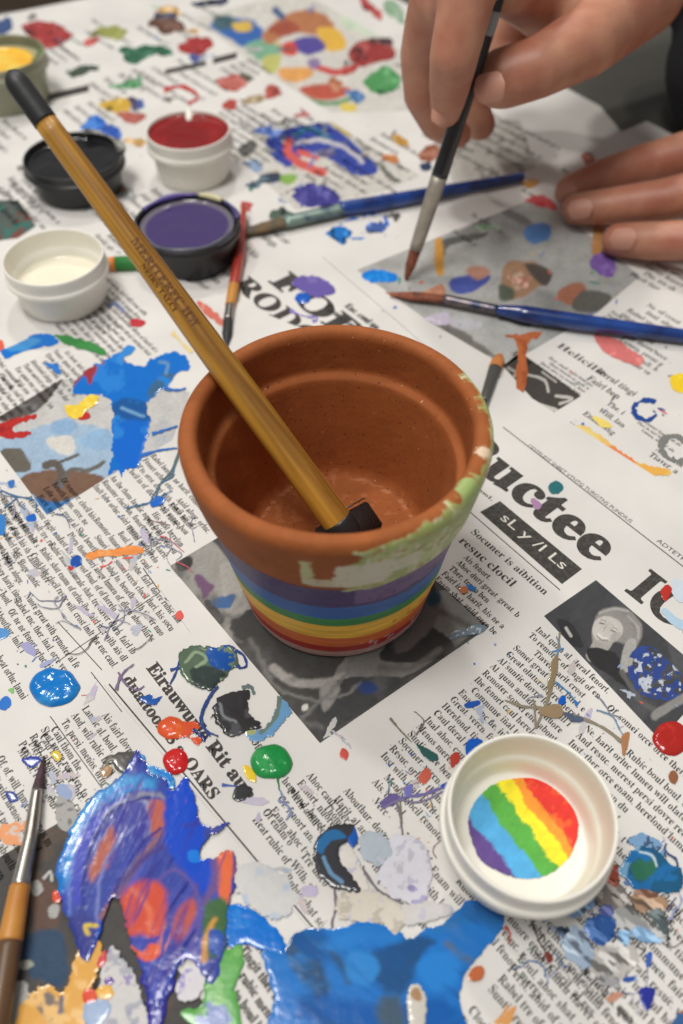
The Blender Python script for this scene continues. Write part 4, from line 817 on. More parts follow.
def band(z0, z1, c, seed, wv=1.0, var=.2):
    lo = z0+(fbm(U1*.10, W1*0+seed, seed, 3)-.5)*.0030*wv+(fbm(U1*.8, W1*0+seed, seed+5, 2)-.5)*.0010
    m = np.clip((z_-lo)/.0003, 0, 1)*np.clip((z1-z_)/.0003+.5, 0, 1)*is_out*(r_ > .036)
    c = tuple(v_*1.0 for v_ in c); v = fbm(U1*.06, W1*1.4, seed+9, 3)
    cc = np.clip(np.array(c)[None]*(1+(v-.5)[:, None]*var*2), 0, 255)
    global col, rough
    c2 = alb(*c)[None]*(1+(v-.5)[:, None]*var*3); m = m[:, None]
    col = col*(1-m)+c2*m; rough = rough*(1-m[:, 0])+.45*m[:, 0]
# from top down: each next band overlaps the previous
ZB_ = dict(purple=(.0462, .0690), blue=(.0375, .0480), green=(.0320, .0385), yellow=(.0225, .0335), orange=(.0140, .0240), red=(.0085, .0155), pale=(-.01, .0092))
topw = .0650+(fbm(U1*.12, W1*0, 61, 3)-.5)*.0035
band(.0400, .0662, (62, 44, 92), 101); 
band(.0380, .0515, (42, 88, 152), 102); band(.0320, .0412, (52, 124, 64), 103); band(.0210, .0345, (220, 170, 58), 104)
band(.0120, .0222, (194, 98, 46), 105); band(.0070, .0135, (162, 44, 36), 106); band(-.02, .0078, (186, 146, 136), 107)
# purple second coat, lighter, on the right
lay(((ta > 8)*np.clip((ta-6)/3, 0, 1))*np.clip((z_-.0535)/.0006, 0, 1)*np.clip((.0668-z_)/.0004, 0, 1)*is_out*(fbm(U1*.3, W1*.9, 31) > .33), (104, 76, 122))
lay(np.clip((fbm(U1*.25, W1*1.2, 35)-.60)/.05, 0, 1)*(ta > 30)*(z_ < .030)*(z_ > .008)*is_out, (176, 62, 44), op=.8)
lay(np.clip((fbm(U1*.4, W1*.8, 36)-.66)/.05, 0, 1)*(ta > 12)*(z_ < .016)*is_out, (210, 180, 190), op=.8)
lay(np.clip((fbm(U1*.4, W1*.8, 46)-.70)/.05, 0, 1)*(ta > 4)*(z_ < .014)*is_out, (90, 60, 130), op=.8)
# green and white scumble over the rim on the right
edgeL = 7+(fbm(W1*.35, U1*0, 41)-.5)*10+np.where(z_ < .086, -2, 0)
rim_top = .0968+np.clip((ta-8)/22, 0, 1)*.0028+(fbm(U1*.35, W1*0, 44)-.5)*.0022
g = np.clip((ta-edgeL)/1.2, 0, 1)*np.clip((rim_top-z_)/.0006, 0, 1)*np.clip((z_-topw-.0005)/.0005, 0, 1)*is_out*(ta < 120)
hole = np.clip((fbm(U1*.22, W1*.35, 51, 4)-.20)/.06, 0, 1)
lay(g*hole, (156, 166, 98)); lay(g*np.clip((fbm(U1*.15, W1*.3, 52, 4)-.52)/.08, 0, 1), (178, 186, 126))
lay(g*np.clip((fbm(U1*.5+4, W1*.22, 53, 4)-.60)/.06, 0, 1), (204, 196, 168), op=.85); lay(g*np.clip((fbm(U1*.6+4, W1*.5, 54, 4)-.68)/.04, 0, 1), (184, 110, 62), op=.9)
def rect(a0, a1, z0, z1, sd, fu=1.0): 
    return np.clip((ta-a0-(fbm(W1*.7, U1*.1, sd)-.5)*4*fu)/.8, 0, 1)*np.clip((a1-ta+(fbm(W1*.9, U1*.1, sd+1)-.5)*7*fu)/.8, 0, 1)*np.clip((z_-z0-(fbm(U1*.4, W1*.1, sd+2)-.5)*.002)/.0004, 0, 1)*np.clip((z1-z_-(fbm(U1*.4, W1*.1, sd+3)-.5)*.002)/.0004, 0, 1)*is_out
dry = np.clip((fbm(U1*.25, W1*1.6, 71, 3)-.20)/.12, 0, 1)
lay(rect(-12.5, -7.5, .0730, .0905, 81, .5)*dry, (186, 184, 130)); lay(rect(-12, 8, .0715, .0778, 84, .6)*dry, (192, 178, 146))
lay(rect(-.5, 20, .0715, .0885, 87)*dry, (204, 196, 172)); lay(rect(8, 32, .077, .087, 90)*dry, (206, 200, 180), op=.8)
# paint over the lip: pale green dab and a white chip
dd = np.hypot((V[:, 0]-at(470, 487, PH)[0])*1.0, V[:, 1]-at(470, 487, PH)[1]); lay(np.clip((.0052-dd+(n2-.5)*.004)/.0006, 0, 1)*(z_ > .09), (152, 170, 104))
d2 = np.hypot(V[:, 0]-at(484, 452, PH)[0], V[:, 1]-at(484, 452, PH)[1]); lay(np.clip((.0030-d2+(n2-.5)*.004)/.0006, 0, 1)*(z_ > .09), (214, 190, 160))
# a pale scuff ring on the floor inside
fr = inside & (z_ < .034); lay(fr*np.clip((.0012-abs(r_-.0332+(n1-.5)*.002))/.0006, 0, 1)*(fbm(U1*.1, W1, 95) > .5), (196, 138, 100), r=.6, op=.35)
lay(fr*np.clip((fbm(V[:, 0]*300, V[:, 1]*300, 97, 4)-.64)/.05, 0, 1), (186, 118, 78), r=.6, op=.3)
H = np.where(rough < .6, .00012, 0); V[:, 0] += np.cos(th)*H; V[:, 1] += np.sin(th)*H
pot = mesh('flower_pot', V, Fc, M['pot'], cols=col, rough=rough)
pot['label'] = 'terracotta flower pot with rainbow stripes and a green painted rim patch'; pot['category'] = 'flower pot'

# ================================================================== cups and jars
def proj(P):
    v = np.asarray(P)-CAM; dd = v@FW; return np.stack([341.5+F_PX*(v@RT)/dd, 512-F_PX*(v@UP)/dd], -1)
def fit(x0, x1, y0, yb, rb=.85, zb=0.0):
    """find the centre, radius and height of a round cup from its rim's extent and its lowest point"""
    a = np.linspace(0, 2*np.pi, 181); c = at((x0+x1)/2, (y0+yb)/2, .02); q = np.array([c[0], c[1], .03, .03])
    def f(q):
        rim = proj(np.stack([q[0]+q[2]*np.cos(a), q[1]+q[2]*np.sin(a), a*0+zb+q[3]], -1)); b = proj(np.stack([q[0]+q[2]*rb*np.cos(a), q[1]+q[2]*rb*np.sin(a), a*0+zb], -1))
        return np.array([rim[:, 0].min()-x0, rim[:, 0].max()-x1, rim[:, 1].min()-y0, b[:, 1].max()-yb])
    for _ in range(25):
        r0 = f(q); J = np.stack([(f(q+np.eye(4)[i]*1e-5)-r0)/1e-5 for i in range(4)], 1); q = q-np.linalg.solve(J, r0)
    return q
def cup(label, x0, x1, y0, yb, zb, mat, flange=1.035, group=None, fill=None, name='paint_cup', ribs=0, cat='paint cup', wall=.055, fl_z=.72, fz=.10):
    cx, cy, r, h = fit(x0, x1, y0, yb, .86, zb)
    print('CUP', label[:30], round(r*S*1000, 1), round(h*S*1000, 1))
    p = [(0, 0), (.80*r, 0), (.86*r, .03*h), (.915*r, fl_z*h-.10*h), (.925*r, fl_z*h-.04*h), (flange*r, fl_z*h-.02*h), (flange*r*1.003, fl_z*h+.04*h), (flange*r*.99, fl_z*h+.08*h), (.985*r, fl_z*h+.10*h), (1.0*r, .955*h), (.99*r, h), (.965*r, 1.003*h),
         ((1-wall)*r, .985*h), ((1-wall*1.2)*r, fl_z*h), ((1-wall*2.2)*r, fl_z*h-.06*h), ((.80+(fz-.1)*.12)*r, (fz+.06)*h), ((.77+(fz-.1)*.12)*r, (fz+.01)*h), (.70*r, fz*h), (0, fz*h)]
    t = thing(name, label, cat, group)
    V, Fc, th, pi = lathe(refine(p, r*.03, 2), 160, (cx, cy)); 
    pr = refine(p, r*.03, 2)
    if ribs:
        m = (pr[pi, 0] > .85*r)*(pi < len(pr)*.5)*(pr[pi, 1] < fl_z*h*.85); rr_ = 1+m*.008*np.cos(th*ribs); V[:, 0] = cx+(V[:, 0]-cx)*rr_; V[:, 1] = cy+(V[:, 1]-cy)*rr_
    V[:, 2] += zb
    mesh('cup_wall', V, Fc, mat, t)
    return t, cx, cy, r, h
def fill_disc(t, cx, cy, r, z, colf, mat, name='paint', amp=.0004, n=90, seed=3):
    rs = np.linspace(0, 1, n); th = np.linspace(0, 2*np.pi, 181)[:-1]; R, T = np.meshgrid(rs, th, indexing='ij')
    X, Y = cx+r*R*np.cos(T), cy+r*R*np.sin(T)
    Z = z+amp*.6*(fbm(X*90, Y*90, seed, 2)-.5)*2*np.clip((1-R)*6, 0, 1)+amp*1.2*np.clip((R-.93)/.07, 0, 1)**2
    V = np.stack([X, Y, Z], -1).reshape(-1, 3); I = np.arange(V.shape[0]).reshape(R.shape); J = np.roll(I, -1, 1)
    Fq = np.stack([I[:-1], I[1:], J[1:], J[:-1]], -1).reshape(-1, 4)
    return mesh(name, V, Fq, mat, t, cols=colf(X, Y, R, T).reshape(-1, 3))
G = 'paint cups standing on the newspapers'
# front cup with a rainbow disc
t, cx, cy, r, h = cup('open white plastic cup with a rainbow striped disc painted in its bottom', 447, 620, 732, 921, ZM+.0001, M['white_plastic'], 1.055, G, fl_z=.66, wall=.065, fz=.36)
zf = ZM+.365*h
def rainbow_disc():
    poly = smooth_poly(pp('498,782 520,778 546,779 566,792 576,806 578,830 572,852 558,868 540,877 514,877 492,868 478,856 469,828 472,808 482,794'), 4)
    step = .6; X, Y = np.meshgrid(np.arange(462, 586, step), np.arange(770, 884, step)); D = sdf(X+(fbm(X*.2, Y*.2, 1)-.5)*2, Y+(fbm(X*.2, Y*.2, 2)-.5)*2, poly)
    # stripes run down-right, position measured across them
    u = (X-524)*.80-(Y-828)*.60+(fbm(X*.07, Y*.07, 9)-.5)*9+(fbm(X*.25, Y*.25, 19)-.5)*2.5; along = (X-524)*.6+(Y-828)*.8
    u = u + .0016*along**2*0
    b = np.array([-37, -15, 3, 17, 29]); cs = [(88, 62, 130), (74, 158, 208), (82, 160, 62), (248, 216, 42), (240, 144, 46), (216, 52, 42)]
    col = np.ones(X.shape+(3,))*alb(*cs[0])
    for i, bb in enumerate(b):
        m = np.clip((u-bb+(fbm(X*.5, Y*.5, 60+i)-.5)*3)/2.6+.5, 0, 1)[..., None]; col = col*(1-m)+alb(*cs[i+1])*m
    v = fbm(X*.12, Y*.12, 33, 3)[..., None]; col = col*(1+.30*(v-.5)+.16*(fbm(X*.5+Y*.3, Y*.12, 37, 3)[..., None]-.5))
    m = (np.clip((fbm(X*.09, Y*.09, 41)-.5)/.15, 0, 1)*np.clip((u-26)/4, 0, 1))[..., None]*.7; col = col*(1-m)+alb(236, 110, 44)*m
    k = D > -step; fk = k[:-1, :-1] & k[:-1, 1:] & k[1:, :-1] & k[1:, 1:]; I = np.arange(X.size).reshape(X.shape)
    Fq = np.stack([I[1:, :-1][fk], I[1:, 1:][fk], I[:-1, 1:][fk], I[:-1, :-1][fk]], -1)
    P = at(X, Y, zf+.00025).reshape(-1, 3); P[:, 2] += (.00025*(1-np.exp(-np.maximum(D, 0)/2))+.0001*(fbm(X*.3, Y*.3, 5)-.5)).ravel()
    us = np.unique(Fq); rm = np.zeros(X.size, int); rm[us] = np.arange(len(us))
    mesh('rainbow_disc', P[us], rm[Fq], M['dry'], t, cols=col.reshape(-1, 3)[us])
rainbow_disc(); settle(t, (cx, cy, ZM))
# far left white cup
t, cx, cy, r, h = cup('open white plastic cup with white paint, left of the wooden handle', 1, 104, 228, 324, ZL, M['white_plastic'], 1.03, G, ribs=48, fl_z=.64)
fill_disc(t, cx, cy, r*.86, ZL+h*.42, lambda X, Y, R, T: np.ones(X.shape+(3,))*alb(222, 216, 196), M['wet'], amp=.0009, seed=7); settle(t, (cx, cy, ZL))
# red cup
t, cx, cy, r, h = cup('white plastic cup full of red paint at the back', 145, 231, 109, 193, ZB, M['white_plastic'], 1.03, G, fl_z=.66)
fill_disc(t, cx, cy, r*.94, ZB+h*.90, lambda X, Y, R, T: (1-np.clip((fbm(X*90, Y*90, 4)-.45)*3, 0, 1)[..., None])*alb(122, 12, 16)+np.clip((fbm(X*90, Y*90, 4)-.45)*3, 0, 1)[..., None]*alb(140, 22, 20), M['wet'], amp=.0009, seed=9)
a = at(188, 108, ZB+h); pth = [a+np.array([0, .001, -.004]), a+np.array([.0, 0, .001]), a+np.array([.001, -.006, -.0025]), a+np.array([.0015, -.012, -.0042])]
Vt, Ft = tube(pth, [.0012, .0016, .0026, .0018], 10, flat=.4); mesh('white_drip', Vt, Ft, M['white_plastic'], t); settle(t, (cx, cy, ZB))
# black cup
t, cx, cy, r, h = cup('black plastic cup of black paint behind the wooden handle', 22, 122, 131, 211, ZB, M['black_plastic'], 1.03, G, fl_z=.70)
fill_disc(t, cx, cy, r*.92, ZB+h*.82, lambda X, Y, R, T: np.ones(X.shape+(3,))*alb(26, 26, 28), M['wet'], amp=.0008, seed=12)
a = at(100, 140, ZB+h*.99)
tt = np.linspace(.1, 1.5, 9); Vt, Ft = tube(np.stack([cx+r*.985*np.cos(tt), cy+r*.985*np.sin(tt), tt*0+ZB+h], -1), .0022+.0014*np.sin(tt*5), 10, flat=.5); mesh('dried_paint', Vt, Ft, simple('dried_grey_paint', tuple(alb(150, 148, 140)), .5, var=(200, tuple(alb(70, 70, 70)), .4, .6)), t); settle(t, (cx, cy, ZB))
# purple jar
t, cx, cy, r, h = cup('dark jar of purple paint right of the wooden handle', 132, 240, 193, 283, ZB, M['black_plastic'], 1.01, G, fl_z=.80, wall=.07)
fill_disc(t, cx, cy, r*.88, ZB+h*.86, lambda X, Y, R, T: (1-np.clip((R-.86)/.05, 0, 1)[..., None])*alb(66, 54, 100)+np.clip((R-.86)/.05, 0, 1)[..., None]*alb(104, 98, 110), M['wet'], amp=.0008, seed=15)
for a0, a1, c in ((.9, 1.42, (196, 190, 150)), (1.5, 2.7, (88, 76, 140)), (.1, .8, (70, 62, 110)), (3.2, 5.9, (70, 70, 82))):
    tt = np.linspace(a0, a1, 14); Vt, Ft = tube(np.stack([cx+r*.955*np.cos(tt), cy+r*.955*np.sin(tt), tt*0+ZB+h*.985], -1), .0016+.0005*np.sin(tt*7), 10); mesh('dried_paint', Vt, Ft, simple('dried_rim_paint', tuple(alb(*c)), .35), t)
settle(t, (cx, cy, ZB))
# yellow bowl
t, cx, cy, r, h = cup('murky green bowl of yellow paint at the top left corner', -52, 45, 34, 118, ZB, simple('murky_translucent_plastic', tuple(alb(150, 150, 128)), .35, sss=.2, var=(40, tuple(alb(110, 116, 92)), .4, .65)), 1.03, G, fl_z=.74)
fill_disc(t, cx, cy, r*.70, ZB+h*.80, lambda X, Y, R, T: (1-np.clip((fbm(X*60, Y*60, 4)-.4)*3, 0, 1)[..., None])*alb(240, 172, 40)+np.clip((fbm(X*60, Y*60, 4)-.4)*3, 0, 1)[..., None]*alb(246, 204, 90), M['wet'], amp=.0012, seed=19)
fill_disc(t, cx, cy, r*.93, ZB+h*.78, lambda X, Y, R, T: np.ones(X.shape+(3,))*alb(168, 164, 130), M['wet'], name='paint_film', amp=.0003, seed=29)
tt = np.linspace(-.4, .5, 9); Vt, Ft = tube(np.stack([cx+r*.9*np.cos(tt), cy+r*.9*np.sin(tt), tt*0+ZB+h*.93], -1), [.0008, .002, .003, .0036, .0036, .003, .0028, .002, .0008], 10, flat=.5); mesh('dried_paint', Vt, Ft, simple('dried_green_paint', tuple(alb(84, 100, 56)), .5), t)
settle(t, (cx, cy, ZB))

# ================================================================== foam brush in the pot
fb = thing('foam_brush', 'foam brush with a black tipped wooden handle leaning in the flower pot', 'foam brush')
P0 = at(334, 517, .058); P1 = at(216.5, 356, .1080); dr = P1-P0
def q_at(y):   # parameter where the line reaches image row y
    ts = np.linspace(.2, 4, 4000); pj = proj(P0+ts[:, None]*dr); return ts[np.argmin(abs(pj[:, 1]-y))]
tE = q_at(72); tB = q_at(122); print('STICK', tE, (P0+dr*tE), proj(P0+dr*tE), np.linalg.norm(dr*tE)*S)
ts = np.linspace(-.10, tB, 40)
def rad(t): 
    k = t/tE; return .0060*(1-k)+.0038*k + .0004*math.exp(-((t-.9)/.5)**2)
Vt, Ft = tube([P0+dr*t for t in ts], [rad(t) for t in ts], 32); kk = np.repeat(np.arange(40), 32); aa = np.tile(np.arange(32)/32*2*np.pi, 40)
gr = fbm(np.cos(aa)*3.2+7+kk*.004, np.sin(aa)*3.2+kk*.03, 5, 4); g2 = fbm(np.cos(aa)*9+7, np.sin(aa)*9+kk*.12, 9, 3); mm = np.clip((gr*.6+g2*.4-.36)/.3, 0, 1)[:, None]
mesh('handle', Vt, Ft, M['grain'], fb, cols=alb(196, 144, 54)*(1-mm)+alb(118, 76, 24)*mm)
ts = np.linspace(tB, tE, 24); rr_ = [rad(t)*1.05*math.sqrt(max(0, 1-max(0, (t-tE+.07)/.072)**2))+1e-5 for t in ts]
Vt, Ft = tube([P0+dr*t for t in ts], rr_, 32); mesh('handle_tip', Vt, Ft, M['black_rubber'], fb)
# stamped lettering along the handle (wraps on the upper side)
ax_ = dr/np.linalg.norm(dr); side = np.cross(ax_, CAM-(P0+dr)); side /= np.linalg.norm(side); upv = np.cross(side, ax_)
if upv @ (CAM-(P0+dr)) < 0: upv = -upv
def stamp(txt, tc, off, size):
    V0 = []; F0 = []; x = 0; o_ = 0
    tot = sum(glyph(c, 'b', 2)[2] if c != ' ' else .3 for c in txt)*size; c0 = P0+dr*tc
    for ch in txt:
        if ch == ' ': x += .3*size; continue
        Vg, Fg, adv = glyph(ch, 'b', 2)
        gx = x+Vg[:, 0]*size-tot/2; gy = off+(Vg[:, 1]-.33)*size; rd = rad(tc)+.00022-gx*0
        for a_, b_ in zip(gx, gy):
            an = b_/rad(tc); rr2 = rad(tc-a_/np.linalg.norm(dr))+.00018
            V0.append(c0-ax_*a_+rr2*(math.cos(an)*upv+math.sin(an)*side*SG))
        F0 += [tuple(i+o_ for i in f) for f in Fg]; o_ += len(Vg); x += adv*size
    mesh('stamped_lettering', V0, F0, simple('burnt_stamp', tuple(alb(104, 62, 20)), .6), fb, smooth=False)
SG = 1.0 if side @ np.array([1, 1, 0]) > 0 else -1.0
tc = q_at(285); stamp('MERITERFC HW', tc, .0008, .0045); stamp('NEIRS TALCI', tc, -.0022, .0030)
# ferrule ring and foam wedge
Vt, Ft = tube([P0-dr*.14, P0-dr*.13, P0-dr*.03, P0-dr*.02], [.0060, .0064, .0064, .0061], 32); mesh('ferrule', Vt, Ft, M['black_plastic'], fb)
A, B_, C_ = at(313, 528, .056), at(367, 499, .058), at(384, 524, .056); Dn = A+(C_-B_)
down = np.array([-.004, -.002, 0])
top = np.array([A, B_, C_, Dn]); cen = top.mean(0)
bot = np.array([[*p[:2], .0305] for p in (top*1.0)]); bot[:, :2] = cen[:2]+(bot[:, :2]-cen[:2])*.62+np.array([.004, -.006])*0
def hexa(name, T, Bm, mat, par, n=8, rnd=.0008):
    import bmesh
    bm = bmesh.new(); vs = [bm.verts.new(p*S) for p in list(T)+list(Bm)]
    for f in ((0, 1, 2, 3), (7, 6, 5, 4), (0, 4, 5, 1), (1, 5, 6, 2), (2, 6, 7, 3), (3, 7, 4, 0)): bm.faces.new([vs[i] for i in f])
    bmesh.ops.recalc_face_normals(bm, faces=bm.faces); bmesh.ops.bevel(bm, geom=bm.edges[:], offset=rnd*S, segments=3, affect='EDGES')
    me = bpy.data.meshes.new(name); bm.to_mesh(me); bm.free(); me.materials.append(mat)
    me.polygons.foreach_set('use_smooth', np.ones(len(me.polygons), bool)); o = link(bpy.data.objects.new(name, me)); o.parent = par; return o
hexa('foam_pad', top, bot, M['foam'], fb)
Vt, Ft = tube([A+np.array([.001, .001, .0008]), (A+B_)/2+np.array([0, 0, .0012]), B_+np.array([-.001, 0, .0006])], [.0003, .0005, .0003], 8); mesh('foam_seam', Vt, Ft, M['steel'], fb)
settle(fb, P0)

# ================================================================== brushes
def brush(label, segs, flat=1.0):
    """segs: [(part name, material, [(x, y, z, radius_px)...], flat)]"""
    t = thing('paint_brush', label, 'paint brush', 'loose paint brushes')
    first = None
    for nm, mat, pts, fl in segs:
        pts = np.array(pts, float); P = np.array([at(x, y, z) for x, y, z, _ in pts]); dep = (P-CAM)@FW; R = pts[:, 3]*dep/F_PX
        n = 14; k = np.linspace(0, len(pts)-1, n*(len(pts)-1)+1); i0 = np.minimum(k.astype(int), len(pts)-2); f = (k-i0)[:, None]
        Pi = P[i0]*(1-f)+P[i0+1]*f; Ri = R[i0]*(1-f[:, 0])+R[i0+1]*f[:, 0]
        V, Fc = tube(Pi, Ri, 24, flat=fl); mesh(nm, V, Fc, mat, t)
        if first is None: first = Pi[0]
    settle(t, first); return t
zr = .0045
brush('long blue flat brush lying behind the pot toward the held brush', [
  ('bristles', simple('brown_stiff_bristle', tuple(alb(110, 84, 52)), .7, bump=(1500, .8, .0004), var=(200, tuple(alb(80, 74, 60)), .4, .6)), [(238, 234, .002, 5), (262, 228, .004, 7.5), (284, 222, .0045, 8)], .5),
  ('ferrule', simple('paint_smeared_metal', tuple(alb(120, 140, 130)), .35, .4, var=(90, tuple(alb(30, 50, 90)), .42, .58)), [(284, 222, .005, 8), (342, 209, .005, 8)], .6),
  ('handle', M['blue_lacquer'], [(341, 209, .005, 7.5), (380, 203, .0055, 7.5), (450, 190, .0055, 6), (521, 177, .0045, 4.2), (523, 176.6, .0045, 3.6)], 1)])
brush('thin red handled brush with black bristles behind the pot rim', [
  ('handle', M['red_lacquer'], [(244, 206, .008, 2.5), (240, 250, .006, 5.5), (234, 286, .004, 5.5)], 1), ('handle_band', M['ochre'], [(234, 286, .004, 5.6), (230, 306, .004, 5)], 1),
  ('ferrule', M['steel'], [(230, 306, .004, 4.6), (228, 320, .004, 4.8)], 1), ('bristles', M['black_hair'], [(228, 320, .004, 4.8), (227, 334, .0035, 5), (226, 350, .002, 1.2)], .8)])
brush('blue handled brush with rust stained bristles lying on the grey picture', [
  ('bristles', M['rust_hair'], [(390, 294, .003, 2), (412, 296, .005, 5.5), (444, 299, .006, 5)], .7), ('ferrule', simple('dark_worn_metal', tuple(alb(60, 66, 84)), .35, .7, var=(120, tuple(alb(120, 110, 110)), .45, .6)), [(444, 299, .006, 5), (498, 310, .006, 5)], 1),
  ('handle', M['blue_lacquer'], [(498, 310, .006, 5), (524, 314, .0075, 8.5), (580, 322, .0075, 8), (690, 337, .006, 7), (800, 352, .005, 5)], 1)])
brush('short brush with an orange tip poking out behind the right of the pot', [
  ('bristles', simple('orange_tipped_bristle', tuple(alb(190, 120, 62)), .7, bump=(1500, .8, .0004)), [(500, 355, .003, 3), (498, 361, .004, 6.5), (495, 368, .004, 6.5)], .7),
  ('ferrule', simple('grey_stained_metal', tuple(alb(96, 96, 92)), .4, .5), [(495, 368, .004, 6.4), (484, 402, .004, 5)], .8), ('handle', M['black_lacquer'], [(484, 402, .004, 5), (458, 470, .004, 4.5), (432, 530, .003, 3)], 1)])
brush('thin pointed brush with dark bristles at the lower left edge', [
  ('bristles', M['dark_hair'], [(44, 756, .002, .8), (41, 772, .004, 3.6), (37, 790, .005, 5.4)], .9), ('ferrule', M['steel'], [(37, 790, .005, 5.4), (30, 840, .0065, 7), (20, 886, .007, 9)], 1),
  ('handle', M['ochre'], [(20, 886, .007, 10), (10, 942, .008, 12.5)], 1), ('handle_end', M['dark_wood'], [(10, 942, .008, 12.5), (-4, 1030, .008, 12), (-30, 1180, .006, 8)], 1)])
t = thing('crayon', 'short green crayon with an orange tip beside the far white cup', 'crayon')
for nm, mt, a, b in (('tip', M['orange'], (106, 264), (116, 264)), ('stick', M['green'], (116, 264), (160, 262))):
    Vt, Ft = tube([at(*a, .0052), at(*b, .0052)], [.0046 if nm == 'stick' else .0038, .0046], 20); mesh(nm, Vt, Ft, mt, t)
settle(t, at(106, 264, 0))
# held brush
hb = thing('paint_brush', 'black handled round brush held upright in the right hand', 'paint brush')
Hb0, Hb1 = at(406, 279, ZN+.001), at(500, -10, .150); hd = Hb1-Hb0; print('HELD', Hb0, Hb1, np.linalg.norm(hd)*S)
def ht(y): ts = np.linspace(0, 2.5, 3000); return ts[np.argmin(abs(proj(Hb0+ts[:, None]*hd)[:, 1]-y))]
def hseg(nm, mat, ys, rs, flat=1):
    tq = [ht(y) for y in ys]; ts = np.concatenate([np.linspace(a, b, 8) for a, b in zip(tq[:-1], tq[1:])]); P = Hb0+ts[:, None]*hd
    R = np.interp(ts, tq, [r_*((Hb0+t_*hd-CAM)@FW)/F_PX for r_, t_ in zip(rs, tq)]); keep = np.append(True, np.diff(ts) > 1e-6)
    Vt, Ft = tube(P[keep], R[keep], 24, flat=flat); mesh(nm, Vt, Ft, mat, hb)
hseg('bristles', M['rust_hair'], [279, 266, 248], [2, 5.5, 6.5], .8); hseg('ferrule', simple('worn_pale_metal', tuple(alb(150, 142, 130)), .45, .35, var=(100, tuple(alb(170, 164, 150)), .4, .6)), [249, 175], [6.5, 8.5])
hseg('handle', M['black_lacquer'], [176, 150, 90, 20, -60], [8.6, 8.4, 8.8, 8.0, 6]); hseg('silver_mark', simple('silver_print', tuple(alb(140, 142, 140)), .5), [34, 10], [8.35, 8.15])
settle(hb, Hb0)
# ================================================================== person
person = thing('person', 'person in a black long sleeved top reaching over the table, painting with the right hand', 'person')
def capsule_mesh(chains, extra=()):
    """chains: list of [(point, radius)...]; returns vertices, faces of overlapping tapered capsules"""
    V = []; F = []; off = 0
    def sphere(c, r, nu=16, nv=10):
        nonlocal off
        vs = [c+np.array([0, 0, r])]
        for i in range(1, nv):
            ph = math.pi*i/nv
            for j in range(nu):
                t = 2*math.pi*j/nu; vs.append(c+r*np.array([math.sin(ph)*math.cos(t), math.sin(ph)*math.sin(t), math.cos(ph)]))
        vs.append(c-np.array([0, 0, r])); V.extend(vs)
        for j in range(nu): F.append((off, off+1+j, off+1+(j+1) % nu))
        for i in range(nv-2):
            for j in range(nu): a = off+1+i*nu; F.append((a+j, a+nu+j, a+nu+(j+1) % nu, a+(j+1) % nu))
        a = off+1+(nv-2)*nu; l = off+len(vs)-1
        for j in range(nu): F.append((l, a+(j+1) % nu, a+j))
        off += len(vs)
    for ch in chains:
        for (p, r), (q, s) in zip(ch[:-1], ch[1:]):
            p, q = np.array(p, float), np.array(q, float); n = max(2, int(np.linalg.norm(q-p)/(min(r, s)*.30)))
            for k in range(n+1): t = k/n; sphere(p*(1-t)+q*t, r*(1-t)+s*t)
    return V, F
def skin_obj(name, chains, voxel, mat, parent, smooth=6, fac=.5):
    V, F = capsule_mesh(chains); me = bpy.data.meshes.new(name+'_raw'); me.from_pydata([tuple(v*S) for v in V], [], F); me.update()
    o = link(bpy.data.objects.new(name, me)); md = o.modifiers.new('r', 'REMESH'); md.mode = 'VOXEL'; md.voxel_size = voxel*S; md.use_smooth_shade = True
    sm = o.modifiers.new('s', 'SMOOTH'); sm.iterations = smooth; sm.factor = fac
    dg = bpy.context.evaluated_depsgraph_get(); dg.update(); m2 = bpy.data.meshes.new_from_object(o.evaluated_get(dg)); m2.name = name
    o.modifiers.clear(); o.data = m2; bpy.data.meshes.remove(me); m2.materials.clear(); m2.materials.append(mat)
    m2.polygons.foreach_set('use_smooth', np.ones(len(m2.polygons), bool)); o.parent = parent; return o
def J(x, y, z, rpx):   # joint seen at a pixel, at a height; radius in px at that depth
    p = at(x, y, z); return (p, rpx*float((p-CAM)@FW)/F_PX)
R_MCP = [J(522, -70, .165, 26), J(480, -62, .165, 27), J(520, -120, .14, 25), J(560, -100, .12, 24)]
idx = [J(512, -62, .165, 32), J(470, -16, .158, 30), J(454, 56, .130, 25.5), J(450, 84, .114, 21.5), J(446, 111, .098, 16)]
mid = [J(474, -66, .16, 32), J(438, -6, .145, 29), J(424, 54, .112, 25), J(425, 94, .090, 22), J(438, 122, .074, 18.5), J(458, 134, .064, 14)]
ring_ = [J(520, -60, .14, 28), J(462, 10, .10, 22), J(462, 90, .064, 19), J(480, 124, .050, 16)]
pink = [J(560, -40, .12, 26), J(520, 10, .085, 20), J(505, 50, .06, 17), J(515, 74, .055, 15)]
thumb = [J(640, -10, .115, 46), J(586, 42, .118, 34), J(538, 68, .113, 29), J(505, 78, .108, 29), J(499, 79, .107, 27.5)]
wr = J(660, -60, .11, 46)
pal = [[idx[0], wr], [mid[0], wr], [ring_[0], wr], [pink[0], wr], [J(560, -10, .125, 34), J(620, -20, .11, 44)], [J(545, -30, .14, 32), J(600, 20, .12, 36)], [idx[0], mid[0]], [mid[0], ring_[0]], [J(468, -10, .155, 28), J(444, 8, .140, 26), J(446, 30, .128, 23)], [J(505, -20, .15, 30), J(545, 10, .115, 28)]]
def W(x, y, z, r): return (np.array([x, y, z])/1.0, r)
wrp = wr[0]; elbR = wrp+np.array([.26, .16, .02]); 
lw = J(850, 165, .045, 46)
Li = [J(570, 190, ZN+.0120, 15.5), J(604, 177, .017, 18.5), J(650, 163, .023, 20.5), J(740, 142, .036, 26)]
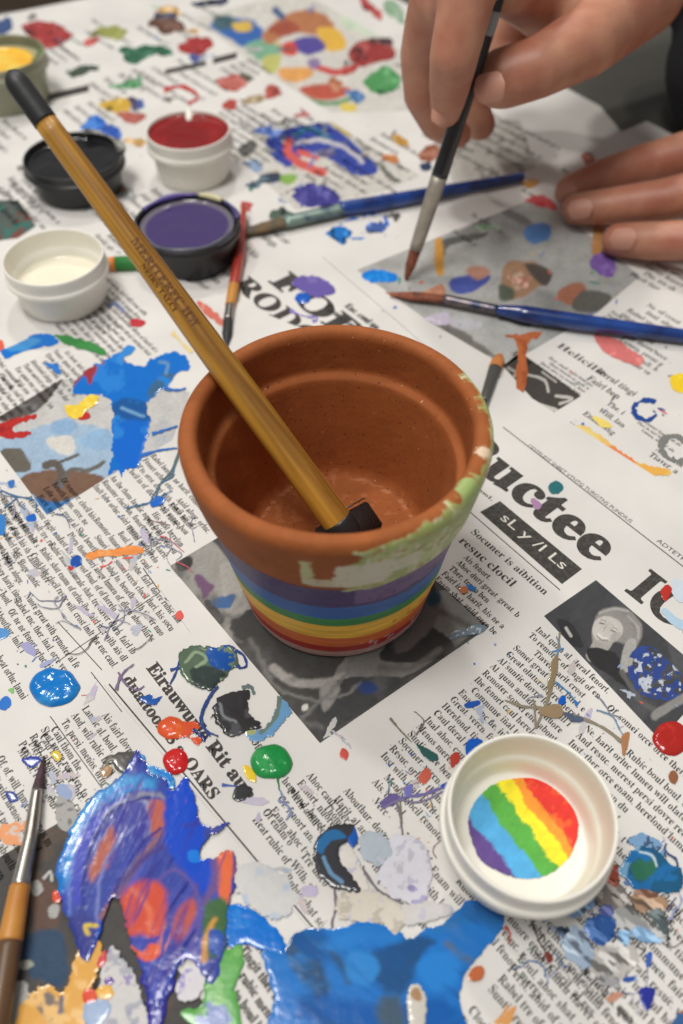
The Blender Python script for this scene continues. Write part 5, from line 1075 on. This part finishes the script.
Lm = [J(576, 209, ZN+.0120, 15.5), J(614, 206, .018, 18.5), J(662, 200, .026, 20.5), J(752, 182, .038, 26)]
Lr = [J(618, 240, ZN+.0115, 16.5), J(655, 241, .017, 19.5), J(700, 240, .024, 20), J(768, 222, .036, 24)]
Lp = [J(700, 278, ZN+.010, 13.5), J(735, 276, .014, 15), J(770, 268, .022, 17), J(800, 250, .032, 22)]
Lt = [J(720, 108, ZN+.012, 17), J(770, 98, .020, 20), J(815, 110, .028, 24), J(850, 150, .038, 28)]
Lpal = [[Li[-1], lw], [Lm[-1], lw], [Lr[-1], lw], [Lp[-1], lw], [Li[-1], Lm[-1], Lr[-1], Lp[-1]]]
elbL = J(800, -60, .06, 10)[0]
chest = np.array([.95, 1.25, .22]); shR = chest+np.array([-.20, -.02, .18]); shL = chest+np.array([.26, -.04, .18])
arms = [[wr, (wrp+np.array([.06, .035, .0]), .034), (elbR, .045), (shR, .055), (chest+np.array([0, 0, .1]), .09)], [lw, (lw[0]+np.array([.06, .04, .005]), .034), (elbL, .045), (shL, .055), (chest+np.array([0, 0, .1]), .09)],
        [(chest+np.array([0, 0, .1]), .10), (chest+np.array([0, 0, -.4]), .12)], [(chest+np.array([0, 0, .1]), .06), (chest+np.array([0, -.01, .32]), .055)]]
body = skin_obj('body', [idx, mid, ring_, pink, thumb]+pal+[Li, Lm, Lr, Lp, Lt]+Lpal+arms, .0024, M['skin'], person, 5, .5)
# finger nails, seated in the finger ends
def nail(c, dirv, up, w_, l_, name='finger_nail'):
    dirv = dirv/np.linalg.norm(dirv); s_ = np.cross(dirv, up); s_ /= np.linalg.norm(s_); n_ = np.cross(s_, dirv); V = []; F = []; nx, ny = 9, 11
    for i in range(ny):
        for j in range(nx):
            v = i/(ny-1)*2-1; u = (j/(nx-1)*2-1)*math.sqrt(max(0.02, 1-abs(v)**4)); V.append(c+dirv*v*l_/2+s_*u*w_/2+n_*(-.22*w_*u*u-.10*l_*max(0, v)**2))
    F = [(i*nx+j, i*nx+j+1, (i+1)*nx+j+1, (i+1)*nx+j) for i in range(ny-1) for j in range(nx-1)]
    mesh(name, V, F, M['nail'], person)
def nail_on(px, py, z, toward, w_, l_, lift):
    c = at(px, py, z); v = CAM-c; v /= np.linalg.norm(v); d_ = at(*toward)-c; nrm = v-d_*(v@d_)/(d_@d_); nail(c+v*lift, d_, nrm, w_, l_)
nail_on(441, 112, .098, (438, 126, .092), .0095, .0125, .0088)
nail_on(489, 88, .107, (470, 92, .104), .0145, .0165, .0125)
nail_on(566, 193, ZN+.0115, (552, 197, .010), .0118, .0145, .0112)
nail_on(580, 209, ZN+.0135, (563, 211, .012), .0122, .0155, .0113)
nail_on(622, 239, ZN+.0125, (606, 239, .011), .0130, .0160, .0120)
# black top: sleeves from the wrists, torso behind the table edge
Lc = (J(745, 62, .05, 10)[0], .055)
sl = [[(wrp+np.array([-.006, -.004, .002]), .050), (elbR, .058), (shR, .075), (chest+np.array([0, 0, .08]), .13)], [Lc, (elbL, .058), (shL, .075), (chest+np.array([0, 0, .08]), .13)],
      [(chest+np.array([-.12, 0, .08]), .12), (chest+np.array([-.10, .02, -.45]), .13)], [(chest+np.array([.14, 0, .08]), .12), (chest+np.array([.12, .02, -.45]), .13)], [(chest+np.array([-.1, 0, -.4]), .13), (chest+np.array([.1, 0, -.4]), .13)]]
skin_obj('long_sleeved_top', sl, .008, M['cloth'], person, 3, .5)
settle(person, (chest[0], chest[1], 0))
